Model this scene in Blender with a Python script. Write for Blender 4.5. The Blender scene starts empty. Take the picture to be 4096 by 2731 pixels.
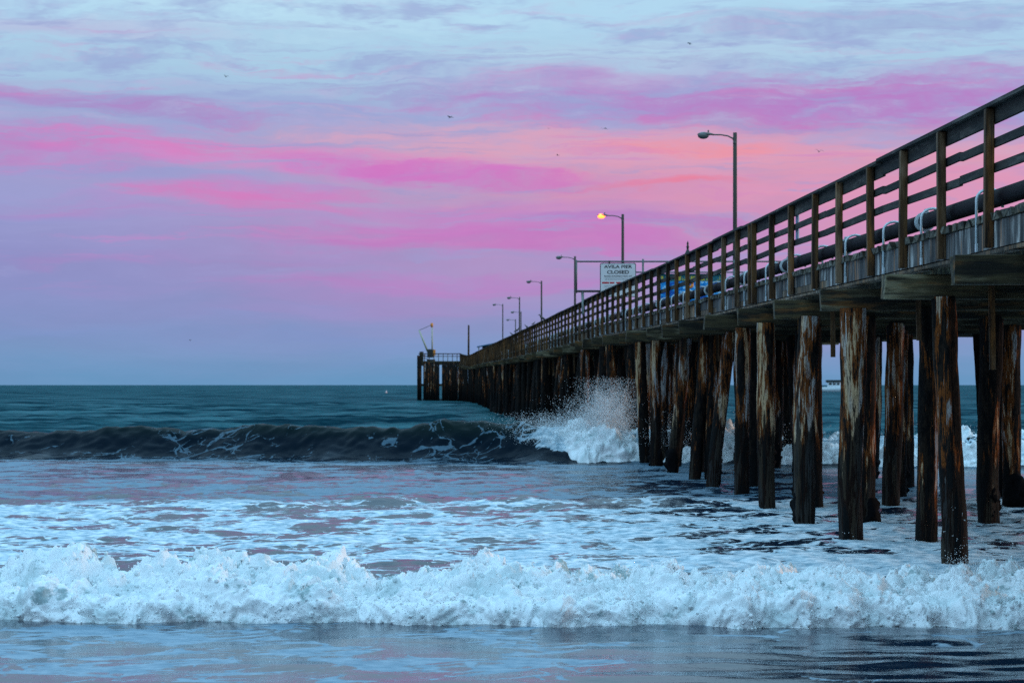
import bpy, bmesh, math, random
import numpy as np
from mathutils import Vector, Matrix

R = math.radians
sc = bpy.context.scene
C = sc.collection
random.seed(7)
rng = np.random.default_rng(11)

# ------------------------------------------------------------------ camera
CAMZ = 2.3
FPX = 9909.0          # focal length in units of 1/4096 of the picture width
cam_d = bpy.data.cameras.new('camera')
cam = bpy.data.objects.new('camera', cam_d)
C.objects.link(cam)
cam.location = (0, 0, CAMZ)
cam.rotation_euler = (R(90), 0, 0)
cam_d.sensor_width = 22.3
cam_d.lens = 22.3 * FPX / 4096.0
cam_d.shift_y = 173.5 / 4096.0
cam_d.clip_start = 0.1
cam_d.clip_end = 60000
cam_d.dof.use_dof = True
cam_d.dof.focus_distance = 27.0
cam_d.dof.aperture_fstop = 4.0
sc.camera = cam

sc.view_settings.view_transform = 'Standard'
sc.view_settings.look = 'None'
sc.view_settings.gamma = 1.0
sc.view_settings.exposure = 0.0
sc.cycles.use_denoising = False   # the photograph itself is grainy
sc.cycles.max_bounces = 4
sc.cycles.diffuse_bounces = 2
sc.cycles.glossy_bounces = 2
sc.cycles.transmission_bounces = 2
sc.cycles.sample_clamp_indirect = 6.0


def lin(r, g, b):
    def f(c):
        c /= 255.0
        return c / 12.92 if c <= 0.04045 else ((c + 0.055) / 1.055) ** 2.4
    return (f(r), f(g), f(b), 1.0)


# ------------------------------------------------------------------ node helper
class NT:
    def __init__(self, tree):
        self.t = tree
        self.n = tree.nodes
        self.l = tree.links

    def _set(self, sock, v):
        if isinstance(v, bpy.types.NodeSocket):
            self.l.new(v, sock)
        else:
            sock.default_value = v

    def math(self, op, a, b=0.0, c=None, clamp=False):
        m = self.n.new('ShaderNodeMath')
        m.operation = op
        m.use_clamp = clamp
        self._set(m.inputs[0], a)
        self._set(m.inputs[1], b)
        if c is not None:
            self._set(m.inputs[2], c)
        return m.outputs[0]

    def mix(self, fac, a, b):
        m = self.n.new('ShaderNodeMix')
        m.data_type = 'RGBA'
        self._set(m.inputs[0], fac)
        self._set(m.inputs[6], a)
        self._set(m.inputs[7], b)
        return m.outputs[2]

    def mixf(self, fac, a, b):
        m = self.n.new('ShaderNodeMix')
        m.data_type = 'FLOAT'
        self._set(m.inputs[0], fac)
        self._set(m.inputs[2], a)
        self._set(m.inputs[3], b)
        return m.outputs[0]

    def smooth(self, v, lo, hi, a=0.0, b=1.0):
        m = self.n.new('ShaderNodeMapRange')
        m.interpolation_type = 'SMOOTHSTEP'
        self._set(m.inputs[0], v)
        self._set(m.inputs[1], lo)
        self._set(m.inputs[2], hi)
        self._set(m.inputs[3], a)
        self._set(m.inputs[4], b)
        return m.outputs[0]

    def noise(self, vec, scale=1.0, detail=4.0, rough=0.5, dist=0.0):
        m = self.n.new('ShaderNodeTexNoise')
        self._set(m.inputs['Vector'], vec)
        m.inputs['Scale'].default_value = scale
        m.inputs['Detail'].default_value = detail
        m.inputs['Roughness'].default_value = rough
        m.inputs['Distortion'].default_value = dist
        return m.outputs[0]

    def comb(self, x, y, z):
        m = self.n.new('ShaderNodeCombineXYZ')
        self._set(m.inputs[0], x)
        self._set(m.inputs[1], y)
        self._set(m.inputs[2], z)
        return m.outputs[0]

    def sep(self, v):
        m = self.n.new('ShaderNodeSeparateXYZ')
        self._set(m.inputs[0], v)
        return m.outputs

    def vmul(self, v, s):
        m = self.n.new('ShaderNodeVectorMath')
        m.operation = 'MULTIPLY'
        self._set(m.inputs[0], v)
        self._set(m.inputs[1], s)
        return m.outputs[0]

    def vadd(self, v, s):
        m = self.n.new('ShaderNodeVectorMath')
        m.operation = 'ADD'
        self._set(m.inputs[0], v)
        self._set(m.inputs[1], s)
        return m.outputs[0]

    def ramp(self, v, stops):
        m = self.n.new('ShaderNodeValToRGB')
        self._set(m.inputs[0], v)
        e = m.color_ramp.elements
        while len(e) < len(stops):
            e.new(0.5)
        for k, (p, col) in enumerate(stops):
            e[k].position = p
            e[k].color = col
        return m.outputs[0]


SKY_TOP = 1.9
# ------------------------------------------------------------------ world: dusk sky with pink cloud streaks
world = bpy.data.worlds.new('World')
sc.world = world
world.use_nodes = True
wt = NT(world.node_tree)
world.node_tree.nodes.clear()
tc = wt.n.new('ShaderNodeTexCoord')
dx, dy, dz = wt.sep(tc.outputs['Generated'])[:3]
az = wt.math('MULTIPLY', wt.math('ARCTAN2', dx, dy), 180 / math.pi)      # degrees right of the pier
el = wt.math('MULTIPLY', wt.math('ARCSINE', dz), 180 / math.pi)          # degrees above the horizon
# ragged, slightly warped coordinates shared by every cloud layer
w1 = wt.noise(wt.comb(wt.math('MULTIPLY', az, 0.16), wt.math('MULTIPLY', el, 0.75), 3.1), 1.0, 2.0, 0.55)
elw = wt.math('ADD', el, wt.math('MULTIPLY', wt.math('SUBTRACT', w1, 0.5), 1.15))
w2 = wt.noise(wt.comb(wt.math('MULTIPLY', az, 0.60), wt.math('MULTIPLY', el, 3.0), 7.7), 1.0, 4.0, 0.68)
elw = wt.math('ADD', elw, wt.math('MULTIPLY', wt.math('SUBTRACT', w2, 0.5), 0.45))
# base colour by elevation
base = wt.ramp(wt.math('DIVIDE', elw, 20.0), [
    (0.000, lin(104, 150, 192)), (0.030, lin(120, 152, 196)), (0.080, lin(132, 148, 198)),
    (0.140, lin(142, 146, 200)), (0.210, lin(152, 158, 208)), (0.270, lin(164, 158, 206)),
    (0.320, lin(158, 180, 218)), (0.370, lin(170, 205, 230)), (0.430, lin(178, 216, 240)),
    (0.600, lin(176, 218, 242)), (1.000, lin(172, 216, 242))])
# warm side of the sky: sunset glow is to the right of the pier
g = wt.smooth(az, -14.0, 12.0)
g = wt.math('MULTIPLY', g, wt.smooth(az, 110.0, 40.0))
warmband = wt.math('MULTIPLY', wt.smooth(elw, 0.3, 3.2), wt.smooth(elw, 7.2, 5.2))
warm = wt.ramp(wt.math('DIVIDE', elw, 8.0), [
    (0.0, lin(172, 150, 196)), (0.25, lin(196, 150, 196)), (0.42, lin(208, 146, 190)),
    (0.56, lin(218, 152, 186)), (0.66, lin(222, 168, 190)), (0.80, lin(182, 140, 200)), (1.0, lin(170, 160, 210))])
col = wt.mix(wt.math('MULTIPLY', wt.math('MULTIPLY', g, warmband), 0.95), base, warm)
# streaks everywhere round the horizon
st = wt.noise(wt.comb(wt.math('MULTIPLY', az, 0.085), wt.math('MULTIPLY', elw, 0.95), 1.3), 1.0, 3.0, 0.55)
stm = wt.math('MULTIPLY', wt.smooth(st, 0.50, 0.72), wt.math('MULTIPLY', wt.smooth(elw, 1.2, 2.8), wt.smooth(elw, 8.5, 5.6)))
col = wt.mix(wt.math('MULTIPLY', stm, 0.55), col, lin(198, 122, 196))
st2 = wt.noise(wt.comb(wt.math('MULTIPLY', az, 0.10), wt.math('MULTIPLY', elw, 1.1), 9.3), 1.0, 3.0, 0.58)
col = wt.mix(wt.math('MULTIPLY', wt.smooth(st2, 0.50, 0.75), 0.6), col, wt.ramp(wt.math('DIVIDE', elw, 14.0), [
    (0.0, lin(120, 150, 200)), (0.3, lin(146, 150, 208)), (0.5, lin(150, 162, 212)), (0.62, lin(186, 218, 238)), (1.0, lin(184, 220, 240))]))
st3 = wt.noise(wt.comb(wt.math('MULTIPLY', az, 0.13), wt.math('MULTIPLY', elw, 2.6), 33.0), 1.0, 5.0, 0.66)
band3 = wt.math('MULTIPLY', wt.smooth(elw, 1.6, 3.4), wt.smooth(elw, 10.0, 6.4))
# individual cloud streaks seen in the photograph (centre, half sizes in degrees, tilt)
cl = wt.noise(wt.comb(wt.math('MULTIPLY', az, 0.55), wt.math('MULTIPLY', elw, 3.4), 21.0), 1.0, 5.0, 0.66)


clq = wt.math('MULTIPLY', wt.math('SUBTRACT', cl, 0.5), 5.5)


def streak(col, x, y, wx, wy, tilt, rgb, k):
    K = 57.2958 / 5690.0
    a0, e0, sx, sy = (x - 1176) * K, (884 - y) * K, wx * K, wy * K
    da = wt.math('SUBTRACT', az, a0)
    de = wt.math('ADD', wt.math('SUBTRACT', elw, e0), wt.math('MULTIPLY', da, tilt))
    q = wt.math('MULTIPLY_ADD', wt.math('MULTIPLY', da, da), 1 / sx ** 2, clq)
    q = wt.math('MULTIPLY_ADD', wt.math('MULTIPLY', de, de), 1 / sy ** 2, q)
    return wt.mix(wt.smooth(q, 2.5, -0.6, 0.0, k * 0.86), col, lin(*rgb))


for s in [
    (1350, 335, 560, 62, 0.02, (228, 168, 190), 0.8),
    (1750, 400, 520, 95, 0.00, (226, 150, 178), 0.6),
    (1650, 230, 560, 52, 0.03, (188, 118, 196), 0.85),
    (2150, 215, 360, 46, -0.06, (184, 124, 198), 0.8),
    (200, 342, 300, 36, 0.02, (206, 120, 196), 0.85),
    (640, 365, 460, 30, 0.07, (220, 134, 196), 0.85),
    (1000, 402, 330, 20, 0.08, (206, 108, 196), 0.8),
    (590, 440, 260, 15, 0.02, (218, 120, 192), 0.85),
    (560, 465, 260, 14, 0.06, (216, 124, 190), 0.8),
    (180, 240, 380, 22, 0.08, (180, 126, 196), 0.85),
    (330, 412, 330, 18, 0.04, (150, 160, 212), 0.7),
    (1080, 552, 400, 30, 0.00, (200, 120, 194), 0.85),
    (1050, 650, 420, 20, 0.00, (190, 128, 196), 0.7),
    (1620, 352, 170, 15, 0.00, (244, 148, 160), 0.75),
    (1540, 433, 150, 10, -0.03, (236, 124, 150), 0.8),
    (1500, 512, 260, 13, 0.02, (172, 120, 196), 0.7),
    (120, 80, 360, 22, 0.02, (188, 180, 218), 0.7),
    (620, 20, 460, 60, 0.04, (190, 226, 244), 0.8),
    (1500, 130, 500, 40, -0.05, (186, 212, 234), 0.6),
    (2050, 60, 420, 26, -0.04, (150, 166, 210), 0.7),
]:
    col = streak(col, *s)
col = wt.mix(wt.math('MULTIPLY', band3, wt.smooth(st3, 0.54, 0.68, 0.0, 0.50)), col, lin(206, 132, 196))
col = wt.mix(wt.math('MULTIPLY', band3, wt.smooth(st3, 0.47, 0.34, 0.0, 0.62)), col, lin(156, 158, 208))
# fine ripple of the cloud sheet
fr = wt.noise(wt.comb(wt.math('MULTIPLY', az, 0.30), wt.math('MULTIPLY', elw, 1.7), 4.0), 1.0, 4.0, 0.66)
# mottled blue-grey sheet over the upper part
up_ = wt.math('MULTIPLY', wt.smooth(elw, 4.6, 6.4), wt.smooth(elw, 16.0, 9.5))
col = wt.mix(wt.math('MULTIPLY', up_, wt.smooth(fr, 0.46, 0.66, 0.0, 0.7)), col, lin(150, 164, 210))
col = wt.mix(wt.math('MULTIPLY', up_, wt.smooth(cl, 0.52, 0.74, 0.0, 0.4)), col, lin(190, 176, 218))
gain = wt.math('MULTIPLY_ADD', fr, 0.16, 0.92)
# clear sky overhead is brighter than the cloud bank
gain = wt.math('MULTIPLY', gain, wt.smooth(el, 8.0, 48.0, 1.0, SKY_TOP))
sv = wt.n.new('ShaderNodeVectorMath'); sv.operation = 'SCALE'
col = wt.mix(wt.smooth(el, 8.0, 40.0), col, lin(159, 212, 247))
wt.l.new(col, sv.inputs[0]); wt.l.new(gain, sv.inputs['Scale'])
col = sv.outputs[0]
# below the horizon: dark water colour
col = wt.mix(wt.smooth(el, -0.2, -2.5), col, lin(40, 84, 110))
bgn = wt.n.new('ShaderNodeBackground')
wt.l.new(col, bgn.inputs[0])
bgn.inputs[1].default_value = 1.0
world.cycles.sampling_method = 'MANUAL'
world.cycles.sample_map_resolution = 256
wo = wt.n.new('ShaderNodeOutputWorld')
wt.l.new(bgn.outputs[0], wo.inputs[0])

# ------------------------------------------------------------------ sun: the last glow, low on the right
sd = bpy.data.lights.new('sun', 'SUN')
sun = bpy.data.objects.new('sun', sd)
C.objects.link(sun)
sd.energy = 1.6
sd.angle = R(14)
sd.color = (1.0, 0.66, 0.45)
SAZ, SEL = R(78), R(7)
sun_dir = Vector((math.sin(SAZ) * math.cos(SEL), math.cos(SAZ) * math.cos(SEL), math.sin(SEL)))
sun.rotation_euler = sun_dir.to_track_quat('Z', 'Y').to_euler()
sun.location = (60, 20, 30)

# ------------------------------------------------------------------ numpy noise
_perm = rng.permutation(256)
_perm = np.concatenate([_perm, _perm, _perm])
_ang = rng.uniform(0, 2 * np.pi, 256)
_g2 = np.stack([np.cos(_ang), np.sin(_ang)], 1)
_g3 = rng.normal(size=(256, 3))
_g3 /= np.linalg.norm(_g3, axis=1)[:, None]


def fade(t):
    return t * t * t * (t * (t * 6 - 15) + 10)


def pn2(x, y):
    xi = np.floor(x).astype(np.int64); yi = np.floor(y).astype(np.int64)
    xf = x - xi; yf = y - yi
    xi &= 255; yi &= 255
    u, v = fade(xf), fade(yf)
    def gr(ix, iy, fx, fy):
        h = _perm[_perm[ix & 255] + (iy & 255)]
        return _g2[h, 0] * fx + _g2[h, 1] * fy
    a = gr(xi, yi, xf, yf); b = gr(xi + 1, yi, xf - 1, yf)
    c = gr(xi, yi + 1, xf, yf - 1); d = gr(xi + 1, yi + 1, xf - 1, yf - 1)
    return ((a + u * (b - a)) * (1 - v) + (c + u * (d - c)) * v) * 1.5


def pn3(x, y, z):
    xi = np.floor(x).astype(np.int64); yi = np.floor(y).astype(np.int64); zi = np.floor(z).astype(np.int64)
    xf = x - xi; yf = y - yi; zf = z - zi
    xi &= 255; yi &= 255; zi &= 255
    u, v, w = fade(xf), fade(yf), fade(zf)
    out = 0
    for ox in (0, 1):
        wx = u if ox else 1 - u
        for oy in (0, 1):
            wy = v if oy else 1 - v
            for oz in (0, 1):
                wz = w if oz else 1 - w
                h = _perm[_perm[_perm[(xi + ox) & 255] + ((yi + oy) & 255)] + ((zi + oz) & 255)]
                gg = _g3[h]
                out = out + wx * wy * wz * (gg[..., 0] * (xf - ox) + gg[..., 1] * (yf - oy) + gg[..., 2] * (zf - oz))
    return out * 1.4


def sstep(x, a, b):
    t = np.clip((x - a) / (b - a), 0, 1)
    return t * t * (3 - 2 * t)


# ------------------------------------------------------------------ mesh helpers
def tag(o, label=None, cat=None, group=None, kind=None):
    if label: o['label'] = label
    if cat: o['category'] = cat
    if group: o['group'] = group
    if kind: o['kind'] = kind
    return o


def link(name, me, mat=None, parent=None):
    o = bpy.data.objects.new(name, me)
    C.objects.link(o)
    if mat is not None and not me.materials:
        me.materials.append(mat)
    if parent is not None:
        o.parent = parent
    return o


def empty(name, loc, label, cat, group=None):
    o = bpy.data.objects.new(name, None)
    C.objects.link(o)
    o.location = loc
    o.empty_display_size = 0.3
    return tag(o, label, cat, group)


def grid_mesh(name, P, smooth=True):
    """P: (rows, cols, 3) array -> quad mesh"""
    r, c = P.shape[:2]
    me = bpy.data.meshes.new(name)
    n = r * c
    idx = np.arange(n, dtype=np.int32).reshape(r, c)
    q = np.stack([idx[:-1, :-1], idx[:-1, 1:], idx[1:, 1:], idx[1:, :-1]], -1).reshape(-1, 4)
    me.vertices.add(n)
    me.vertices.foreach_set('co', P.reshape(-1).astype(np.float32))
    me.loops.add(q.size)
    me.loops.foreach_set('vertex_index', q.reshape(-1))
    me.polygons.add(len(q))
    me.polygons.foreach_set('loop_start', np.arange(0, q.size, 4, dtype=np.int32))
    me.polygons.foreach_set('loop_total', np.full(len(q), 4, dtype=np.int32))
    me.update(calc_edges=True)
    if smooth:
        me.polygons.foreach_set('use_smooth', np.ones(len(q), dtype=bool))
    return me


def tri_mesh(name, V, F, smooth=False):
    me = bpy.data.meshes.new(name)
    me.vertices.add(len(V))
    me.vertices.foreach_set('co', V.reshape(-1).astype(np.float32))
    F = F.astype(np.int32)
    me.loops.add(F.size)
    me.loops.foreach_set('vertex_index', F.reshape(-1))
    me.polygons.add(len(F))
    k = F.shape[1]
    me.polygons.foreach_set('loop_start', np.arange(0, F.size, k, dtype=np.int32))
    me.polygons.foreach_set('loop_total', np.full(len(F), k, dtype=np.int32))
    me.update(calc_edges=True)
    if smooth:
        me.polygons.foreach_set('use_smooth', np.ones(len(F), dtype=bool))
    return me


def fattr(me, name, arr):
    a = me.attributes.new(name, 'FLOAT', 'POINT')
    a.data.foreach_set('value', arr.reshape(-1).astype(np.float32))


def bm_box(bm, c, s, bev=0.0, rot=None):
    r = bmesh.ops.create_cube(bm, size=1.0)
    vs = r['verts']
    for v in vs:
        v.co = Vector((v.co.x * s[0], v.co.y * s[1], v.co.z * s[2]))
    if bev > 0:
        es = list({e for v in vs for e in v.link_edges})
        rb = bmesh.ops.bevel(bm, geom=es, offset=bev, segments=1, affect='EDGES', profile=0.5)
        vs = list({v for f in rb['faces'] for v in f.verts} | {v for v in vs if v.is_valid})
    M = Matrix.Translation(Vector(c))
    if rot is not None:
        M = M @ rot.to_4x4()
    for v in vs:
        v.co = M @ v.co
    return vs


def bm_tube(bm, pts, rad, seg=8, caps=True):
    """tube along a list of points; rad a number or a list"""
    pts = [Vector(p) for p in pts]
    if not isinstance(rad, (list, tuple)):
        rad = [rad] * len(pts)
    rings = []
    up = None
    for i, p in enumerate(pts):
        if i == 0: t = pts[1] - pts[0]
        elif i == len(pts) - 1: t = pts[-1] - pts[-2]
        else: t = pts[i + 1] - pts[i - 1]
        t.normalize()
        if up is None:
            up = Vector((0, 0, 1)) if abs(t.z) < 0.9 else Vector((1, 0, 0))
        a = t.cross(up)
        if a.length < 1e-4:
            a = t.cross(Vector((0, 1, 0)))
        a.normalize()
        b = a.cross(t).normalized()
        up = b
        rings.append([bm.verts.new(p + (a * math.cos(k * 2 * math.pi / seg) + b * math.sin(k * 2 * math.pi / seg)) * rad[i]) for k in range(seg)])
    for i in range(len(rings) - 1):
        for k in range(seg):
            f = bm.faces.new((rings[i][k], rings[i][(k + 1) % seg], rings[i + 1][(k + 1) % seg], rings[i + 1][k]))
            f.smooth = True
    if caps:
        bm.faces.new(rings[0][::-1]); bm.faces.new(rings[-1])


def bm_done(bm, name):
    bmesh.ops.recalc_face_normals(bm, faces=bm.faces)
    me = bpy.data.meshes.new(name)
    bm.to_mesh(me)
    bm.free()
    return me


def box_part(name, c, s, mat, parent=None, bev=0.0, rot=None):
    bm = bmesh.new()
    bm_box(bm, c, s, bev, rot)
    return link(name, bm_done(bm, name), mat, parent)


# ------------------------------------------------------------------ materials
def new_mat(name):
    m = bpy.data.materials.new(name)
    m.use_nodes = True
    m.node_tree.nodes.clear()
    t = NT(m.node_tree)
    b = t.n.new('ShaderNodeBsdfPrincipled')
    o = t.n.new('ShaderNodeOutputMaterial')
    t.l.new(b.outputs[0], o.inputs[0])
    return m, t, b, o


def bump(t, b, h, strength=0.5, dist=0.02):
    n = t.n.new('ShaderNodeBump')
    n.inputs['Strength'].default_value = strength
    n.inputs['Distance'].default_value = dist
    t._set(n.inputs['Height'], h)
    t.l.new(n.outputs[0], b.inputs['Normal'])
    return n


def plain(name, col, rough=0.6, metal=0.0, var=0.25, scale=6.0, spec=0.5):
    m, t, b, o = new_mat(name)
    pos = t.n.new('ShaderNodeNewGeometry').outputs['Position']
    n = t.noise(pos, scale, 5.0, 0.6)
    k = t.math('MULTIPLY_ADD', n, 2 * var, 1 - var)
    c = t.n.new('ShaderNodeVectorMath'); c.operation = 'SCALE'
    c.inputs[0].default_value = col[:3]
    t.l.new(k, c.inputs['Scale'])
    t.l.new(c.outputs[0], b.inputs['Base Color'])
    b.inputs['Roughness'].default_value = rough
    b.inputs['Metallic'].default_value = metal
    b.inputs['Specular IOR Level'].default_value = spec
    bump(t, b, n, 0.2, 0.01)
    return m


def wood(name, axis, dark, mid, light, warm, kl=0.35, kw=0.25, rough=0.85, bumpd=0.012, fine=1.0, tide=False):
    """weathered timber, grain along world axis 0/1/2"""
    m, t, b, o = new_mat(name)
    pos = t.n.new('ShaderNodeNewGeometry').outputs['Position']
    rnd = t.n.new('ShaderNodeObjectInfo').outputs['Random']
    off = t.comb(t.math('MULTIPLY', rnd, 37.0), t.math('MULTIPLY', rnd, 91.0), t.math('MULTIPLY', rnd, 53.0))
    p = t.vadd(pos, off)
    sc_ = [9.0 * fine] * 3; sc_[axis] = 0.9
    g1 = t.noise(t.vmul(p, tuple(sc_)), 1.0, 6.0, 0.62, 0.4)
    sc2 = [34.0 * fine] * 3; sc2[axis] = 1.6
    g2 = t.noise(t.vmul(p, tuple(sc2)), 1.0, 4.0, 0.6)
    sc3 = [2.2] * 3; sc3[axis] = 0.55
    g3 = t.noise(t.vmul(p, tuple(sc3)), 1.0, 4.0, 0.6)
    sc4 = [5.0] * 3; sc4[axis] = 0.7
    g4 = t.noise(t.vmul(t.vadd(p, (17.0, 5.0, 9.0)), tuple(sc4)), 1.0, 5.0, 0.65)
    c = t.mix(t.smooth(g1, 0.36, 0.62), dark, mid)
    c = t.mix(t.math('MULTIPLY', t.smooth(g4, 0.54, 0.66), kw * 2.4, clamp=True), c, warm)
    c = t.mix(t.math('MULTIPLY', t.smooth(g3, 0.50, 0.66), t.math('MULTIPLY', t.smooth(g1, 0.42, 0.6), kl * 2.4), clamp=True), c, light)
    c = t.mix(t.math('MULTIPLY', t.smooth(g2, 0.52, 0.34), 0.55), c, (0.006, 0.006, 0.007, 1))
    if tide:
        # wet, weed-blackened wood below the high-water mark, ragged upper edge
        edge_n = t.noise(t.vmul(p, (7.0, 7.0, 1.2)), 1.0, 4.0, 0.6)
        lvl = t.math('MULTIPLY_ADD', edge_n, 2.6, t.math('MULTIPLY_ADD', rnd, 0.9, -0.55))
        wet = t.smooth(t.math('SUBTRACT', t.sep(pos)[2], lvl), 0.25, -0.25)
        c = t.mix(t.math('MULTIPLY', wet, 0.88), c, (0.008, 0.0085, 0.009, 1))
    hsv = t.n.new('ShaderNodeHueSaturation')
    t.l.new(c, hsv.inputs['Color'])
    t._set(hsv.inputs['Value'], t.math('MULTIPLY_ADD', rnd, 0.7, 0.65))
    t.l.new(hsv.outputs[0], b.inputs['Base Color'])
    b.inputs['Roughness'].default_value = rough
    b.inputs['Specular IOR Level'].default_value = 0.3
    h = t.math('ADD', t.math('MULTIPLY', g1, 0.7), t.math('MULTIPLY', g2, 0.5))
    bump(t, b, h, 0.9, bumpd)
    return m


def pile_material(name, bias):
    m, t, b, o = new_mat(name)
    pos = t.n.new('ShaderNodeNewGeometry').outputs['Position']
    rnd = t.n.new('ShaderNodeObjectInfo').outputs['Random']
    p = t.vadd(pos, t.comb(t.math('MULTIPLY', rnd, 37.0), t.math('MULTIPLY', rnd, 91.0), t.math('MULTIPLY', rnd, 53.0)))
    big_ = t.noise(t.vmul(p, (4.2, 4.2, 0.42)), 1.0, 6.0, 0.66, 0.25)         # sheets of peeled wood
    grain = t.noise(t.vmul(p, (46.0, 46.0, 1.5)), 1.0, 4.0, 0.62)
    knots = t.noise(t.vmul(p, (16.0, 16.0, 4.5)), 1.0, 4.0, 0.7)
    tone = t.noise(t.vmul(p, (3.0, 3.0, 0.3)), 1.0, 3.0, 0.6)
    c = t.mix(t.smooth(knots, 0.42, 0.62), (0.003, 0.003, 0.0035, 1), (0.020, 0.013, 0.009, 1))
    amt = t.math('MULTIPLY_ADD', rnd, -0.13, bias)                            # some piles are barer than others
    f = t.math('ADD', big_, t.math('MULTIPLY', t.math('SUBTRACT', grain, 0.5), 0.16))
    c = t.mix(t.smooth(t.math('SUBTRACT', f, amt), -0.050, -0.022), c, (0.22, 0.062, 0.013, 1))     # rust-red inner bark
    bare = t.mix(t.smooth(tone, 0.42, 0.58), (0.34, 0.32, 0.31, 1), (0.52, 0.34, 0.19, 1))
    bare = t.mix(t.smooth(grain, 0.52, 0.38), bare, (0.05, 0.032, 0.02, 1))
    c = t.mix(t.smooth(t.math('SUBTRACT', f, amt), 0.0, 0.03), c, bare)
    c = t.mix(t.math('MULTIPLY', t.smooth(knots, 0.40, 0.32), 0.8), c, (0.004, 0.004, 0.004, 1))
    edge_n = t.noise(t.vmul(p, (9.0, 9.0, 1.0)), 1.0, 5.0, 0.66)
    lvl = t.math('MULTIPLY_ADD', edge_n, 3.0, t.math('MULTIPLY_ADD', rnd, 0.9, -0.75))
    wet = t.smooth(t.math('SUBTRACT', t.sep(pos)[2], lvl), 0.10, -0.10)
    c = t.mix(t.math('MULTIPLY', wet, 0.93), c, (0.004, 0.0045, 0.005, 1))
    t.l.new(c, b.inputs['Base Color'])
    b.inputs['Roughness'].default_value = 0.85
    b.inputs['Specular IOR Level'].default_value = 0.12
    h = t.math('ADD', t.math('MULTIPLY', t.smooth(t.math('SUBTRACT', f, amt), 0.02, -0.03), 1.0), t.math('ADD', t.math('MULTIPLY', grain, 0.6), knots))
    bump(t, b, h, 1.0, 0.02)
    return m


M_pile = pile_material('pile_wood', 0.625)
M_pile_shade = pile_material('shaded_pile_wood', 0.72)  # darker copy of the pile wood: shade on far pilings put into the colour
M_cap = wood('cap_timber', 0, (0.012, 0.010, 0.006, 1), (0.075, 0.055, 0.024, 1), (0.26, 0.22, 0.14, 1), (0.20, 0.08, 0.018, 1), kl=0.3, kw=0.32)
M_post = wood('post_timber', 2, (0.022, 0.010, 0.004, 1), (0.115, 0.052, 0.016, 1), (0.30, 0.21, 0.14, 1), (0.24, 0.09, 0.02, 1), kl=0.25, kw=0.35)
M_rail = wood('rail_board', 1, (0.008, 0.007, 0.007, 1), (0.032, 0.026, 0.022, 1), (0.15, 0.13, 0.115, 1), (0.05, 0.033, 0.022, 1), kl=0.25, kw=0.2)
M_fascia = wood('fascia_board', 2, (0.018, 0.018, 0.019, 1), (0.095, 0.088, 0.086, 1), (0.40, 0.38, 0.36, 1), (0.26, 0.12, 0.055, 1), kl=0.60, kw=0.30, bumpd=0.004, fine=0.5)
M_fascia2 = wood('fascia_board_brown', 2, (0.04, 0.03, 0.02, 1), (0.16, 0.10, 0.06, 1), (0.30, 0.26, 0.22, 1), (0.28, 0.13, 0.05, 1), kl=0.25, kw=0.35, bumpd=0.004, fine=0.5)
M_plank = wood('deck_plank', 0, (0.02, 0.018, 0.014, 1), (0.10, 0.085, 0.06, 1), (0.24, 0.22, 0.18, 1), (0.15, 0.08, 0.03, 1), kl=0.3, kw=0.25)
M_pipe = plain('pipe_iron', (0.008, 0.0055, 0.008), 0.7, 0.0, 0.4, 5.0, 0.1)
M_galv = plain('galvanised_steel', (0.55, 0.60, 0.62), 0.45, 0.4, 0.25, 20.0)
M_mussel = plain('mussels', (0.006, 0.006, 0.007), 0.95, 0.0, 0.7, 30.0, 0.05)
M_lamp = plain('lamp_metal', (0.10, 0.10, 0.085), 0.5, 0.3, 0.3, 9.0)
M_lpole = plain('lamp_pole_wood', (0.045, 0.038, 0.028), 0.8, 0.0, 0.35, 5.0)
M_glass = plain('lamp_lens', (0.12, 0.12, 0.11), 0.2, 0.0, 0.2, 8.0)

# lit lens
M_lit, t_, b_, o_ = new_mat('lit_lens')
b_.inputs['Base Color'].default_value = (1, 0.6, 0.2, 1)
b_.inputs['Emission Color'].default_value = (1.0, 0.085, 0.006, 1)
b_.inputs['Emission Strength'].default_value = 9.0

# foam for white water
def foam_mat(name, green=0.5):
    m, t, b, o = new_mat(name)
    pos = t.n.new('ShaderNodeNewGeometry').outputs['Position']
    n1 = t.noise(pos, 2.2, 5.0, 0.6)
    n2 = t.noise(pos, 26.0, 5.0, 0.7)
    n3 = t.noise(pos, 90.0, 3.0, 0.7)
    a_ = t.n.new('ShaderNodeAttribute'); a_.attribute_name = 'thin'
    thin = a_.outputs['Fac']
    n0 = t.noise(t.vmul(pos, (1.0, 0.7, 1.6)), 3.4, 6.0, 0.66)
    # thin places where green water shows through the froth
    w_ = t.math('MULTIPLY', t.smooth(n0, t.math('MULTIPLY_ADD', thin, -0.13, 0.58), t.math('MULTIPLY_ADD', thin, -0.13, 0.68)), green * 1.5, clamp=True)
    c = t.mix(t.math('MULTIPLY', t.smooth(n1, 0.46, 0.66), green), (0.86, 0.88, 0.89, 1), (0.42, 0.56, 0.57, 1))
    c = t.mix(w_, c, (0.20, 0.31, 0.31, 1))
    c = t.mix(t.math('MULTIPLY', t.smooth(n2, 0.52, 0.72), 0.4), c, (0.56, 0.70, 0.74, 1))
    t.l.new(c, b.inputs['Base Color'])
    b.inputs['Roughness'].default_value = 0.75
    b.inputs['Specular IOR Level'].default_value = 0.25
    h = t.math('ADD', n2, t.math('MULTIPLY', n3, 0.5))
    bump(t, b, h, 1.0, 0.010)
    return m


M_foam = foam_mat('whitewater_foam')
M_drop = foam_mat('spray_droplets', 0.1)

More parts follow.
